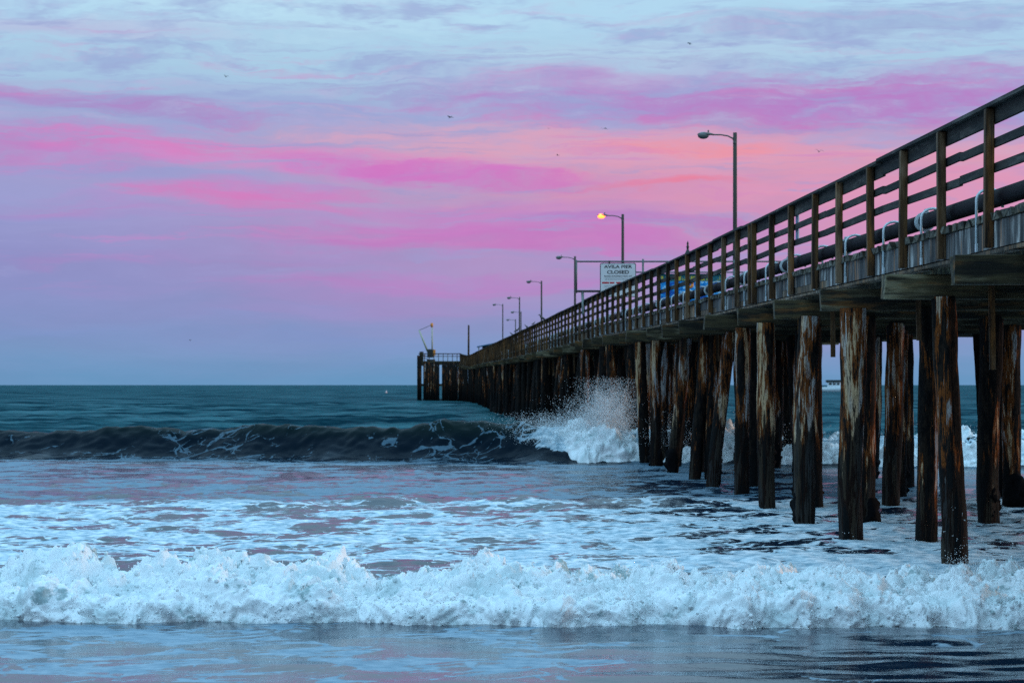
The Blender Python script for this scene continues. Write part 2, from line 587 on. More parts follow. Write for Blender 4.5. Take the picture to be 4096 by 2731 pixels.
# ------------------------------------------------------------------ the pier's line: depth -> (x of the near rail, z of its top)
_d = np.array([5, 15, 27, 36.5, 44, 57.8, 75, 88.6, 112, 138, 192, 235, 280, 345, 385.0])
_x = np.array([5.94, 5.64, 5.28, 4.98, 4.74, 4.30, 3.76, 3.31, 2.40, 1.33, -0.66, -2.10, -3.66, -6.05, -8.0])
_h = np.array([2.98, 3.0, 3.02, 3.04, 3.06, 3.11, 3.22, 3.31, 3.33, 3.34, 3.50, 3.72, 3.86, 4.12, 4.85])


def rail(d):
    """smooth interpolation of the pier line"""
    def pc(a):
        i = int(np.clip(np.searchsorted(_d, d) - 1, 0, len(_d) - 2))
        t = (d - _d[i]) / (_d[i + 1] - _d[i])
        def sl(k):
            if k <= 0: return (a[1] - a[0]) / (_d[1] - _d[0])
            if k >= len(_d) - 1: return (a[-1] - a[-2]) / (_d[-1] - _d[-2])
            return (a[k + 1] - a[k - 1]) / (_d[k + 1] - _d[k - 1])
        hh = _d[i + 1] - _d[i]
        m0, m1 = sl(i) * hh, sl(i + 1) * hh
        t2, t3 = t * t, t * t * t
        return (2 * t3 - 3 * t2 + 1) * a[i] + (t3 - 2 * t2 + t) * m0 + (-2 * t3 + 3 * t2) * a[i + 1] + (t3 - t2) * m1
    return float(pc(_x)), CAMZ + float(pc(_h))


D0, D1 = 9.0, 384.0
WID = 6.3              # near rail to far rail
BENT0, BSTEP = 25.8, 4.88
bents = [BENT0 + BSTEP * k for k in range(-3, 74) if BENT0 + BSTEP * k < 383]


def px_of(X, d):
    return 2048 + FPX * X / d


def wave_crest_d(X):
    return 78.6 - 0.30 * X * (X < 0) - 0.42 * X * (X >= 0)


# ------------------------------------------------------------------ sea
def sea_height(X, Y):
    z = np.zeros_like(X)
    # near swash: glassy ripples
    nearw = sstep(Y, 34, 24)
    z += nearw * ((0.010 + 0.012 * sstep(X, 0, 3)) * pn2(X / 1.5, Y / 0.9 + 3) + (0.006 + 0.012 * sstep(X, 0, 3)) * pn2(X / 0.7 + 7, Y / 0.42))
    # foam field
    ff = sstep(Y, 25, 29) * sstep(Y, 75, 46)
    z += ff * (0.060 * pn2(X / 1.9 + 3, Y / 1.3) + 0.034 * np.abs(pn2(X / 0.7, Y / 0.55)) + 0.018 * pn2(X / 0.3, Y / 0.28) + 0.05)
    # step where the foam sheet ends
    e = 46.5 + 1.2 * pn2(X / 3.1, Y * 0 + 2.2)
    z += 0.10 * np.exp(-((Y - e) / 1.1) ** 2)
    # mid water
    mid = sstep(Y, 44, 49) * sstep(Y, 80, 70)
    z += mid * (0.035 * pn2(X / 2.4, Y / 1.5 + 9) + 0.020 * pn2(X / 0.9, Y / 0.7) + 0.008 * pn2(X / 0.35, Y / 0.3))
    # the breaking wave
    dc = wave_crest_d(X) + 0.9 * pn2(X / 5.0, X * 0 + 5.5)
    A = 0.74 + 0.20 * pn2(X / 3.6, X * 0 + 1.7) + 0.09 * pn2(X / 1.3, X * 0 + 8.7) + 0.07 * pn2(X / 0.5, X * 0 + 18.7) + 0.26 * np.exp(-((X - 0.2) / 5.2) ** 2) + 0.06 * np.exp(-((X + 5.6) / 1.0) ** 2)
    A = A * (0.75 + 0.25 * sstep(X, 30, 8))
    q = Y - dc
    prof = np.where(q < 0, np.exp(-(np.abs(q) / (1.35 + 0.35 * pn2(X / 1.9, X * 0 + 13.1))) ** 1.9), 0.30 + 0.70 * np.exp(-(q / 3.4) ** 1.4))
    prof = np.where(q > 0, prof * sstep(q, 42, 4), prof)
    z += (A + 0.10) * prof
    z -= 0.10 * np.exp(-((q + 3.6 + 0.8 * pn2(X / 2.2, X * 0 + 6.1)) / 2.4) ** 2)
    fw = np.exp(-(q / 2.6) ** 2)
    z += fw * (0.07 * pn2(X / 1.3, Y / 0.9) + 0.06 * np.abs(pn2(X / 0.6 + 4, Y / 0.5)) + 0.035 * pn2(X / 0.3, Y / 0.3))
    # open sea
    far = sstep(q, 1.0, 8.0)
    lam = sstep(Y, 900, 250)
    z += far * (0.17 * pn2(X / 9.0, Y / 6.5) * lam + 0.20 * pn2(X / 3.4, Y / 3.6 + 3) * sstep(Y, 420, 260) + 0.12 * pn2(X / 1.5, Y / 1.9) * sstep(Y, 260, 130))
    z += far * 0.5 * pn2(X / 22.0, Y / 30.0 + 7) * sstep(Y, 300, 700) * sstep(Y, 6000, 1500)
    z += far * sstep(Y, 4000, 600) * 0.16 * np.sin(Y / 13.0 + 2.2 * pn2(X / 60, Y / 90)) * (0.5 + 0.8 * pn2(X / 45, Y / 40 + 11))
    z -= far * 0.12
    # shelve up to the beach behind the camera
    z += sstep(Y, 14, 2) * 0.10
    return z, q, A


rows = [1.0]
while rows[-1] < 30000:
    d = rows[-1]
    st_ = max(0.05, d * d / 8200.0)
    if d < 14: st_ = 0.5
    if 70 < d < 92: st_ = 0.10
    elif 92 <= d < 330: st_ = min(st_, 0.55 + (d - 92) * 0.006)
    if d > 600: st_ = d * 0.06
    rows.append(d + st_)
rows = np.array(rows)
cin = np.linspace(-0.27, 0.27, 620)
ext = np.tan(np.radians(np.concatenate([np.linspace(15.6, 30, 24), np.linspace(33, 78, 18)])))
cols = np.concatenate([-ext[::-1], cin, ext])
YY, SS = np.meshgrid(rows, cols, indexing='ij')
XX = SS * (YY + 2.0)
ZZ, QQ, AA = sea_height(XX, YY)
sea_me = grid_mesh('sea', np.stack([XX, YY, ZZ], -1))
# foam coverage
big = pn2(XX / 6.0 + 20, YY / 7.0)
cover = np.zeros_like(XX)
cover += sstep(YY, 25.0, 23.0) * (0.52 + 0.16 * big + 0.16 * sstep(YY, 22.2, 23.6) - 0.16 * sstep(XX, 0.6, 3.0))
cover += sstep(YY, 24.0, 27.0) * sstep(YY, 35, 30.5) * (0.50 + 0.25 * big + 0.2 * sstep(XX, 0.5, 3))
edge = 46.5 + 1.2 * pn2(XX / 3.1, YY * 0 + 2.2)
cover += sstep(YY, 29.5, 33.5) * sstep(YY, edge + 1.2, edge - 0.6) * (0.72 + 0.20 * big - 0.08 * sstep(XX, 1.5, 3.5))
cover += sstep(YY, edge - 0.6, edge + 1.2) * sstep(QQ, -1.5, -6.5) * (0.62 + 0.2 * big)
cover += sstep(QQ, -7, -3) * sstep(QQ, 1.6, 0.3) * (0.30 + 0.20 * big)
crash = sstep(XX, -1.0, 1.8) * sstep(XX, 34, 20)
cover = np.maximum(cover, crash * sstep(QQ, -2.6, -1.2) * sstep(QQ, 9, 2) * 0.95)
cover += 0.30 * np.exp(-((QQ + 3.4 + 0.9 * pn2(XX / 1.3, YY * 0 + 3.3)) / 0.9) ** 2) * (0.6 + big)
cover += sstep(QQ, 1.0, 5.0) * sstep(YY, 260, 90) * (0.22 + 0.12 * big)
# thin, see-through film where the foam is old
opac = 0.62 * sstep(YY, 25, 23) + 0.9 * sstep(YY, 24, 27) * sstep(YY, edge + 1, edge - 1) + 0.55 * sstep(YY, edge - 1, edge + 1) * sstep(QQ, -3, -7) + 0.42 * sstep(QQ, -7, -3) + 0.5 * crash * sstep(QQ, -3, -1)
fattr(sea_me, 'film', np.clip(opac, 0, 1))
_qn = QQ + 1.1 * pn2(XX / 1.6, YY / 2.0) + 0.5 * pn2(XX / 0.5, YY / 0.8)
fattr(sea_me, 'face', sstep(_qn, -5.0, -1.6) * sstep(QQ, 3, 0.6))
fattr(sea_me, 'lacy', 0.10 + (0.06 + 0.14 * big) * sstep(QQ, -5, -3) * sstep(QQ, 1.5, 0.2))
fattr(sea_me, 'open', sstep(QQ, 2.0, 30.0))

M_sea, t, b, o = new_mat('sea_water')
pos = t.n.new('ShaderNodeNewGeometry').outputs['Position']


def attr(t, name):
    a = t.n.new('ShaderNodeAttribute')
    a.attribute_name = name
    return a.outputs['Fac']


cov, film, opn = attr(t, 'cover'), attr(t, 'film'), attr(t, 'open')
px, py, pz = t.sep(pos)[:3]
flat = t.comb(px, py, 0.0)
wv = t.noise(flat, 0.8, 2.0, 0.5)
fl = t.vadd(flat, t.comb(t.math('MULTIPLY', wv, 1.2), t.math('MULTIPLY', wv, 0.9), 0.0))
n1 = t.noise(fl, 0.75, 6.0, 0.62)
vo = t.n.new('ShaderNodeTexVoronoi')
vo.feature = 'DISTANCE_TO_EDGE'
t.l.new(t.vadd(fl, t.comb(n1, n1, 0.0)), vo.inputs['Vector'])
vo.inputs['Scale'].default_value = 0.8
lace = t.smooth(vo.outputs['Distance'], 0.07, 0.0)
vo2 = t.n.new('ShaderNodeTexVoronoi')
vo2.feature = 'DISTANCE_TO_EDGE'
t.l.new(t.vadd(fl, t.comb(n1, 0.0, 0.0)), vo2.inputs['Vector'])
vo2.inputs['Scale'].default_value = 2.6
lace = t.math('MAXIMUM', lace, t.smooth(vo2.outputs['Distance'], 0.10, 0.0, 0.0, 0.75))
n2 = t.noise(flat, 4.5, 5.0, 0.65)
fo = t.math('ADD', t.math('ADD', n1, t.math('MULTIPLY', lace, attr(t, 'lacy'))), t.math('MULTIPLY', t.math('SUBTRACT', n2, 0.5), 0.22))
thr = t.math('MULTIPLY_ADD', cov, -0.42, 0.78)
fm = t.smooth(fo, thr, t.math('ADD', thr, 0.05))
fm = t.math('MULTIPLY', fm, t.math('MULTIPLY', film, t.math('MULTIPLY_ADD', n2, 0.5, 0.75)), clamp=True)
fm = t.math('MULTIPLY', fm, t.smooth(cov, 0.02, 0.12))
ruf = t.noise(t.vmul(flat, (0.5, 1.0, 1.0)), 0.11, 7.0, 0.75)
wcol = t.mix(opn, (0.0025, 0.015, 0.034, 1), t.mix(t.smooth(ruf, 0.36, 0.66), (0.002, 0.023, 0.036, 1), (0.040, 0.145, 0.170, 1)))
wcol = t.mix(t.math('MULTIPLY', attr(t, 'face'), 0.9), wcol, t.mix(t.smooth(pz, 0.45, 1.05), (0.0008, 0.005, 0.010, 1), (0.004, 0.011, 0.009, 1)))
fcol = t.mix(t.smooth(n2, 0.35, 0.65), (0.30, 0.46, 0.55, 1), (0.80, 0.86, 0.90, 1))
fcol = t.mix(t.smooth(film, 0.85, 0.5), fcol, t.mix(n2, (0.10, 0.26, 0.40, 1), (0.34, 0.52, 0.64, 1)))
t.l.new(t.mix(fm, wcol, fcol), b.inputs['Base Color'])
t.l.new(t.mixf(fm, t.mixf(opn, 0.06, 0.22), 0.8), b.inputs['Roughness'])
b.inputs['IOR'].default_value = 1.33
spl = t.mixf(opn, t.mixf(attr(t, 'face'), 0.5, 0.12), t.smooth(ruf, 0.36, 0.68, 0.015, 0.12))
t.l.new(spl, b.inputs['Specular IOR Level'])
# ripples
r1 = t.noise(t.vmul(flat, (1.0, 1.6, 1.0)), 2.6, 5.0, 0.6)
r2 = t.noise(t.vmul(flat, (0.8, 1.3, 1.0)), 0.8, 4.0, 0.62)
hh = t.math('ADD', t.math('MULTIPLY', r1, t.mixf(opn, 0.006, 0.10)), t.math('MULTIPLY', t.math('MULTIPLY', r2, opn), 0.75))
hh = t.math('ADD', hh, t.math('MULTIPLY', n2, t.smooth(py, 25.0, 30.0, 0.003, 0.016)))
bump(t, b, hh, 1.0, 1.0)
df = t.n.new('ShaderNodeBsdfDiffuse')
t.l.new(wcol, df.inputs['Color'])
t.l.new(b.inputs['Normal'].links[0].from_socket, df.inputs['Normal'])
ms = t.n.new('ShaderNodeMixShader')
chop = t.math('MAXIMUM', t.math('MULTIPLY', opn, t.smooth(ruf, 0.72, 0.40, 0.78, 0.97)), t.math('MULTIPLY', attr(t, 'face'), 0.72))
t.l.new(t.math('MULTIPLY', t.math('MAXIMUM', chop, t.smooth(py, 24.0, 32.0, 0.12, 0.30)), t.math('SUBTRACT', 1.0, fm)), ms.inputs[0])
t.l.new(b.outputs[0], ms.inputs[1]); t.l.new(df.outputs[0], ms.inputs[2])
t.l.new(ms.outputs[0], o.inputs[0])
sea = link('sea', sea_me, M_sea)
tag(sea, 'dark teal sea with a rolling wave and sheets of blue white foam', 'sea', kind='structure')

# beach behind and under the camera
bx = np.linspace(-120, 120, 60)
by = np.linspace(-60, 13, 40)
BX, BY = np.meshgrid(bx, by)
BZ = 0.9 - 0.085 * (BY + 2) + 0.03 * pn2(BX / 3, BY / 3)
BZ = np.where(BY > 6, BZ - 0.05 * (BY - 6), BZ)
BZ = np.minimum(BZ, 1.0 + 0.02 * (-BY))
M_sand = plain('wet_sand', (0.16, 0.12, 0.085), 0.6, 0.0, 0.2, 3.0)
tag(link('beach', grid_mesh('beach', np.stack([BX, BY, BZ - 0.55], -1)), M_sand), 'wet brown sand beach sloping down to the water', 'beach', kind='structure')


# ------------------------------------------------------------------ white water
def whitewater(name, x0, x1, nx, prof, ns, line, hscale, amps, seed, mat):
    """cauliflower foam: a cross-section swept along x and pushed out by billows"""
    prof = np.array(prof)
    L = np.concatenate([[0], np.cumsum(np.hypot(*np.diff(prof, axis=0).T))])
    s = np.linspace(0, L[-1], ns)
    # smooth the polyline a little
    pdv = np.interp(s, L, prof[:, 0]); pzv = np.interp(s, L, prof[:, 1])
    k = np.ones(7) / 7
    pdv[3:-3] = np.convolve(pdv, k, 'valid'); pzv[3:-3] = np.convolve(pzv, k, 'valid')
    td, tz = np.gradient(pdv), np.gradient(pzv)
    ln = np.hypot(td, tz); nd, nz = -tz / ln, td / ln
    xs = np.linspace(x0, x1, nx)
    X, S = np.meshgrid(xs, np.arange(ns), indexing='xy')
    hs = hscale(X)
    Y = line(X) + pdv[S] * (0.8 + 0.2 * hs)
    Z = pzv[S] * hs - 0.5 * np.clip(0.55 - hs, 0, 1)
    ND, NZ = nd[S], nz[S]
    w = np.sin(np.pi * np.clip(S / (ns - 1), 0, 1)) ** 0.5
    w = np.maximum(w, 0.45 * (S < ns * 0.25))
    disp = np.zeros_like(X, dtype=float)
    lo = np.zeros_like(disp)
    for i, (size, amp) in enumerate(amps):
        n = pn3(X / size + seed, (Y + lo) / size + i * 7, (Z + lo) / size + seed * 0.3)
        d_ = (np.abs(n) - 0.18) * amp
        if i < 2:
            d_ = d_ + 0.6 * amp * pn3(X / (size * 2.1) + 40 + seed, Y / (size * 2.1), Z / size)
        disp += d_
        lo = disp
    disp *= w
    NX = 0.35 * pn3(X / 0.3 + 90, Y / 0.3, Z / 0.3)
    P = np.stack([X + NX * disp, Y + ND * disp, Z + NZ * disp], -1)
    me = grid_mesh(name, P)
    fattr(me, 'thin', sstep(S / ns, 0.30, 0.75) + 0.0 * X)
    return link(name, me, mat), P


_oct_v = np.array([[1, 0, 0], [-1, 0, 0], [0, 1, 0], [0, -1, 0], [0, 0, 1], [0, 0, -1]], float)
_oct_f = np.array([[0, 2, 4], [2, 1, 4], [1, 3, 4], [3, 0, 4], [2, 0, 5], [1, 2, 5], [3, 1, 5], [0, 3, 5]])


def droplets(P, rad, stretch=None):
    n = len(P)
    sc3 = np.repeat(rad[:, None], 3, 1)
    if stretch is not None:
        sc3 = sc3 * stretch
    a = rng.uniform(0, 2 * np.pi, n)
    V = _oct_v[None] * sc3[:, None, :]
    ca, sa = np.cos(a)[:, None], np.sin(a)[:, None]
    V = np.stack([V[..., 0] * ca - V[..., 1] * sa, V[..., 0] * sa + V[..., 1] * ca, V[..., 2]], -1)
    V = V + P[:, None, :]
    F = _oct_f[None] + (np.arange(n) * 6)[:, None, None]
    return V.reshape(-1, 3), F.reshape(-1, 3)


_tet_v = np.array([[1, 1, 1], [1, -1, -1], [-1, 1, -1], [-1, -1, 1]]) * 0.75
_tet_f = np.array([[0, 1, 2], [0, 3, 1], [0, 2, 3], [1, 3, 2]])


def mist(P, rad):
    n = len(P)
    V = _tet_v[None] * rad[:, None, None] * rng.uniform(0.7, 1.4, (n, 1, 3)) * rng.choice([-1, 1], (n, 1, 3)) + P[:, None, :]
    F = _tet_f[None] + (np.arange(n) * 4)[:, None, None]
    return V.reshape(-1, 3), F.reshape(-1, 3)


def bore_line(X):
    return 23.75 - 0.055 * X + 0.40 * pn2(X / 2.3, X * 0 + 4.4) + 0.30 * pn2(X / 0.8, X * 0 + 1.4) + 0.14 * pn2(X / 0.27, X * 0 + 6.4)


def bore_h(X):
    return 1.0 + 0.14 * pn2(X / 1.9, X * 0 + 31.4) + 0.12 * pn2(X / 0.6, X * 0 + 11.4) + 0.10 * sstep(X, 1.0, 4.0)


bore, BP = whitewater('surf_foam', -8.0, 8.0, 1500,
                      [(-0.12, -0.06), (-0.07, 0.04), (0.0, 0.15), (0.12, 0.21), (0.40, 0.25), (0.85, 0.27), (1.35, 0.29), (1.75, 0.28), (2.3, 0.19), (3.1, 0.10), (3.8, -0.04), (4.4, -0.14)],
                      300, bore_line, bore_h, [(0.62, 0.32), (0.28, 0.29), (0.13, 0.13), (0.06, 0.046), (0.03, 0.018), (0.017, 0.008)], 3.7, M_foam)
tag(bore, 'rolling front of thick white foam churning across the near water', 'surf foam', kind='stuff')

# clots of froth riding on the surf
_t = (1 + 5 ** 0.5) / 2
_ico_v = np.array([[-1, _t, 0], [1, _t, 0], [-1, -_t, 0], [1, -_t, 0], [0, -1, _t], [0, 1, _t], [0, -1, -_t], [0, 1, -_t], [_t, 0, -1], [_t, 0, 1], [-_t, 0, -1], [-_t, 0, 1]]) / (1 + _t * _t) ** 0.5
_ico_f = np.array([[0, 11, 5], [0, 5, 1], [0, 1, 7], [0, 7, 10], [0, 10, 11], [1, 5, 9], [5, 11, 4], [11, 10, 2], [10, 7, 6], [7, 1, 8], [3, 9, 4], [3, 4, 2], [3, 2, 6], [3, 6, 8], [3, 8, 9], [4, 9, 5], [2, 4, 11], [6, 2, 10], [8, 6, 7], [9, 8, 1]])


def clots(name, pts, rad, label):
    n = len(pts)
    V = _ico_v[None] * rad[:, None, None] * rng.uniform(0.7, 1.3, (n, 12, 1)) * rng.uniform(0.75, 1.25, (n, 1, 3)) + pts[:, None, :]
    F = _ico_f[None] + (np.arange(n) * 12)[:, None, None]
    me = tri_mesh(name, V.reshape(-1, 3), F.reshape(-1, 3), True)
    fattr(me, 'thin', np.repeat(rng.uniform(0, 0.25, n), 12))
    return tag(link(name, me, M_foam), label, 'froth', kind='stuff')


_f = BP[:210].reshape(-1, 3)
_k = pn3(_f[:, 0] / 0.5, _f[:, 1] / 0.6, _f[:, 2] / 0.4) + rng.normal(0, 0.25, len(_f))
_c = _f[_k > 0.05]
_c = _c[rng.integers(0, len(_c), 5000)]
clots('surf_froth', _c + rng.normal(0, 0.012, _c.shape), rng.uniform(0.008, 0.034, len(_c)) * rng.uniform(0.5, 1.0, len(_c)), 'clotted froth riding over the near rolling foam')

# droplets and strands thrown up by the near surf
fl_ = BP.reshape(-1, 3)
sel = fl_[(fl_[:, 2] > 0.22)]
pick = sel[rng.integers(0, len(sel), 9000)] + rng.normal(0, 1, (9000, 3)) * [0.03, 0.05, 0.0]
pick[:, 2] += np.abs(rng.exponential(0.035, 9000))
v1, f1 = droplets(pick, rng.uniform(0.002, 0.006, 9000), np.stack([np.ones(9000), np.ones(9000), rng.uniform(1, 2.5, 9000)], 1))
toe = fl_[(fl_[:, 2] > -0.02) & (fl_[:, 2] < 0.2) & (fl_[:, 1] < 24.4)]
pk2 = toe[rng.integers(0, len(toe), 7000)] + rng.normal(0, 1, (7000, 3)) * [0.03, 0.04, 0.03]
v2, f2 = droplets(pk2, rng.uniform(0.003, 0.009, 7000))
# little plumes near the pilings
pl = []
for cx, cw, hh_, nn in [(2.05, 0.16, 0.16, 500), (1.2, 0.25, 0.12, 400), (3.3, 0.2, 0.16, 500), (4.6, 0.3, 0.18, 600), (5.1, 0.25, 0.14, 400), (-3.4, 0.05, 0.10, 60), (-0.4, 0.06, 0.10, 70), (0.6, 0.3, 0.10, 300), (4.2, 0.25, 0.15, 500)]:
    base = sel[np.abs(sel[:, 0] - cx) < cw]
    b_i = base[rng.integers(0, len(base), nn)].copy()
    b_i[:, 2] += rng.exponential(hh_ * 0.45, nn)
    pl.append(b_i)
pl = np.concatenate(pl)
pl = np.repeat(pl, 3, 0) + rng.normal(0, 0.012, (len(pl) * 3, 3))
v3, f3 = droplets(pl, rng.uniform(0.0012, 0.0034, len(pl)), np.stack([np.ones(len(pl)), np.ones(len(pl)), rng.uniform(1.0, 3, len(pl))], 1))
V = np.concatenate([v1, v2, v3]); F = np.concatenate([f1, f2 + len(v1), f3 + len(v1) + len(v2)])
tag(link('surf_spray', tri_mesh('surf_spray', V, F), M_drop), 'fine white droplets flicked up along the near foam', 'spray', kind='stuff')

# the wave breaking against the pilings
crashw, CP = whitewater('breaker_foam', -0.6, 30, 900,
                        [(-2.35, -0.6), (-2.05, 0.05), (-1.75, 0.45), (-1.3, 0.78), (-0.7, 0.98), (0.0, 1.02), (0.9, 0.86), (2.2, 0.55), (4.0, 0.2), (5.5, -0.15)],
                        150, lambda X: wave_crest_d(X) - 0.3 + 0.7 * pn2(X / 2.1, X * 0 + 9.1),
                        lambda X: (0.10 + 0.90 * sstep(X, -0.9, 2.4)) * (0.82 + 0.25 * pn2(X / 1.4, X * 0 + 3.3)) * (0.7 + 0.3 * sstep(X, 14, 6)),
                        [(1.3, 0.95), (0.55, 0.50), (0.25, 0.20), (0.11, 0.09), (0.05, 0.04)], 12.9, M_foam)
tag(crashw, 'tumbling white breaker crashing in among the pilings', 'breaker foam', kind='stuff')
cf = CP.reshape(-1, 3)
vv, ff_ = [], []
off = 0
for cx, cy, sx_, sy_, top, nn, r0, r1 in [(3.0, 76.9, 0.40, 0.9, 1.30, 95000, 0.003, 0.013), (1.6, 77.8, 0.75, 0.9, 0.50, 45000, 0.003, 0.015),
                                          (2.5, 76.8, 0.5, 0.9, 0.9, 30000, 0.003, 0.015), (0.9, 78.0, 0.7, 0.8, 0.4, 5000, 0.004, 0.012), (5.2, 75.5, 1.4, 1.2, 0.7, 9000, 0.004, 0.014), (11, 73, 4, 1.2, 0.35, 5000, 0.004, 0.014)]:
    g_ = rng.normal(0, 1, (nn, 3))
    zt = rng.beta(1.15, 2.2, nn)
    p = np.stack([cx + g_[:, 0] * sx_ * (0.55 + 0.75 * zt), cy + g_[:, 1] * sy_, 0.45 + zt * (top + 0.3) * 1.35], 1)
    cl_ = pn3(p[:, 0] / 0.28, p[:, 1] / 0.5, p[:, 2] / 0.34)
    p = p[cl_ > rng.uniform(-0.45, 0.30, nn)]
    v_, f_ = mist(p, r0 + (r1 - r0) * rng.beta(1.0, 3.5, len(p)))
    vv.append(v_); ff_.append(f_ + off); off += len(v_)
tag(link('breaker_spray', tri_mesh('breaker_spray', np.concatenate(vv), np.concatenate(ff_)), M_drop), 'plume of white spray bursting up beside the pilings', 'spray', kind='stuff')

# ------------------------------------------------------------------ PIER
xr, zr = rail(BENT0)
pier = empty('pier', (xr, BENT0, 0.0), 'long weathered timber pier on tall pilings running out to sea', 'pier')
PB = pier.location.copy()


def place(name, me, M, mat=None):
    """a part of the pier, with a world matrix"""
    o = link(name, me, mat)
    o.parent = pier
    o.matrix_basis = Matrix.Translation(-PB) @ M
    return o


def unit_box(name, mat):
    bm = bmesh.new()
    bm_box(bm, (0, 0.5, 0), (1, 1, 1))
    me = bm_done(bm, name)
    me.materials.append(mat)
    return me


UB = {k: unit_box('board_' + k, m) for k, m in (('rail', M_rail), ('fascia', M_fascia), ('fascia2', M_fascia2), ('cap', M_cap), ('post', M_post), ('plank', M_plank), ('pipe', M_pipe))}


def pt(d, u, dz):
    x, z = rail(d)
    return Vector((x + u, d, z + dz))


def beam(name, me, p, q, w, h):
    """box from p to q, w wide across, h high"""
    t = (q - p)
    L = t.length
    t.normalize()
    s = t.cross(Vector((0, 0, 1))).normalized()
    up = s.cross(t)
    M = Matrix(((s.x * w, t.x * L, up.x * h, p.x), (s.y * w, t.y * L, up.y * h, p.y), (s.z * w, t.z * L, up.z * h, p.z), (0, 0, 0, 1)))
    return place(name, me, M)


def joined(name, boxes, mat):
    """many small boxes in one part: boxes = [(p, q, w, h)]"""
    base = np.array([[-.5, 0, -.5], [.5, 0, -.5], [.5, 1, -.5], [-.5, 1, -.5], [-.5, 0, .5], [.5, 0, .5], [.5, 1, .5], [-.5, 1, .5]])
    fc = np.array([[0, 3, 2, 1], [4, 5, 6, 7], [0, 1, 5, 4], [1, 2, 6, 5], [2, 3, 7, 6], [3, 0, 4, 7]])
    V, F = [], []
    for k, (p, q, w, h) in enumerate(boxes):
        t = q - p; L = t.length; t.normalize()
        ref = Vector((0, 0, 1)) if abs(t.z) < 0.95 else Vector((0, 1, 0))
        s = t.cross(ref).normalized(); up = s.cross(t)
        A = np.array([[*(s * w)], [*(t * L)], [*(up * h)]])
        V.append(base @ A + np.array([*(p - PB)])); F.append(fc + 8 * k)
    me = tri_mesh(name, np.concatenate(V), np.concatenate(F))
    o = link(name, me, mat, pier)
    o['kind'] = 'stuff'
    return o


# --- deck planks: the nearest 300 one by one, the rest as one part
PW = 0.305
planks = [D0 + PW * k for k in range(int((D1 - D0) / PW))]
plank_me = []
for k in range(5):
    bm = bmesh.new()
    vs = bm_box(bm, (0, 0, 0), (1, 1, 1))
    for v in vs:
        v.co.x += random.uniform(-0.004, 0.004); v.co.y += random.uniform(-0.04, 0.04); v.co.z += random.uniform(-0.03, 0.03)
    me = bm_done(bm, 'deck_plank'); me.materials.append(M_plank)
    plank_me.append(me)
far_planks = []
start = next(i for i, d in enumerate(planks) if d > 22.0)
for i, d in enumerate(planks):
    if i < start - 0 and d < 21: pass
    c = pt(d, WID / 2, -1.205)
    ln_ = WID + 0.24 + random.uniform(-0.02, 0.03)
    c.x += random.uniform(-0.02, 0.02); c.z += random.uniform(-0.006, 0.006)
    if start <= i < start + 300:
        M = Matrix.Translation(c) @ Matrix.Rotation(-0.031, 4, 'Z') @ Matrix.Diagonal((ln_, PW - 0.022, 0.085, 1))
        place('deck_plank', plank_me[i % 5], M)
    else:
        far_planks.append((c + Vector((-ln_ / 2, 0, 0)), c + Vector((ln_ / 2, 0, 0)), PW - 0.022, 0.085))
joined('deck_planks', far_planks, M_plank)

# --- fascia boards on the seaward-left edge, in lengths of their own
d = D0
k = 0
while d < D1 - 1:
    L = random.choice([2.44, 3.66, 4.88, 4.88, 3.2])
    e = min(d + L, D1)
    two = random.random() < 0.35
    j = random.uniform(-0.008, 0.008)
    if two:
        beam('fascia_board', UB['fascia'], pt(d, -0.045 + j, -1.340), pt(e - 0.02, -0.045 + j, -1.340), 0.075, 0.18)
        beam('fascia_board', UB['fascia2'], pt(d, -0.040, -1.487), pt(e - 0.02, -0.040, -1.487), 0.07, 0.11)
    else:
        beam('fascia_board', UB['fascia2' if random.random() < 0.25 else 'fascia'], pt(d, -0.045 + j, -1.395 + j), pt(e - 0.02, -0.045 + j, -1.395 + j), 0.075, 0.29)
    d = e
    k += 1
# ledger under the fascia
for i in range(len(bents) - 1):
    a, b_ = bents[i], bents[i + 1]
    if a < D1 - 5:
        beam('ledger_board', UB['fascia2'], pt(a + 0.01, -0.01, -1.580), pt(b_ - 0.01, -0.01, -1.580), 0.17, 0.04)
# --- stringers on the caps
for i in range(0, len(bents) - 1):
    a = bents[i]; e = min(a + BSTEP, D1)
    for u in (0.42, 2.1, 3.9, 5.9):
        beam('stringer', UB['cap'], pt(a + 0.01, u, -1.455), pt(e - 0.01, u, -1.455), 0.15, 0.39)
for a, e, u in [(bents[0], D1, 6.42)]:
    dd = a
    while dd < D1 - 1:
        e = min(dd + BSTEP * 2, D1)
        beam('fascia_board', UB['fascia2'], pt(dd, u, -1.40), pt(e - 0.02, u, -1.40), 0.075, 0.30)
        dd = e

# --- railings
POSTP = 2.44
post_ds = [26.85 + POSTP * k for k in range(-7, 147) if 26.85 + POSTP * k < D1 - 0.5]
bm = bmesh.new()
bm_box(bm, (0, 0, 0), (0.098, 0.125, 1.50), 0.008)
post_me = bm_done(bm, 'railing_post'); post_me.materials.append(M_post)
fp = []
for i, d in enumerate(post_ds):
    dj = d + random.uniform(-0.14, 0.14)
    p = pt(dj, -0.135, -0.79)
    tilt = Matrix.Rotation(random.uniform(-0.010, 0.010), 4, 'Y') @ Matrix.Rotation(random.uniform(-0.008, 0.008), 4, 'X')
    place('railing_post', post_me, Matrix.Translation(p) @ tilt)
    p = pt(d + 0.7, WID + 0.135, -0.79)
    if i < 145:
        place('railing_post', post_me, Matrix.Translation(p))
    else:
        fp.append((p - Vector((0, 0, 0.75)), p + Vector((0, 0, 0.75)), 0.098, 0.125))
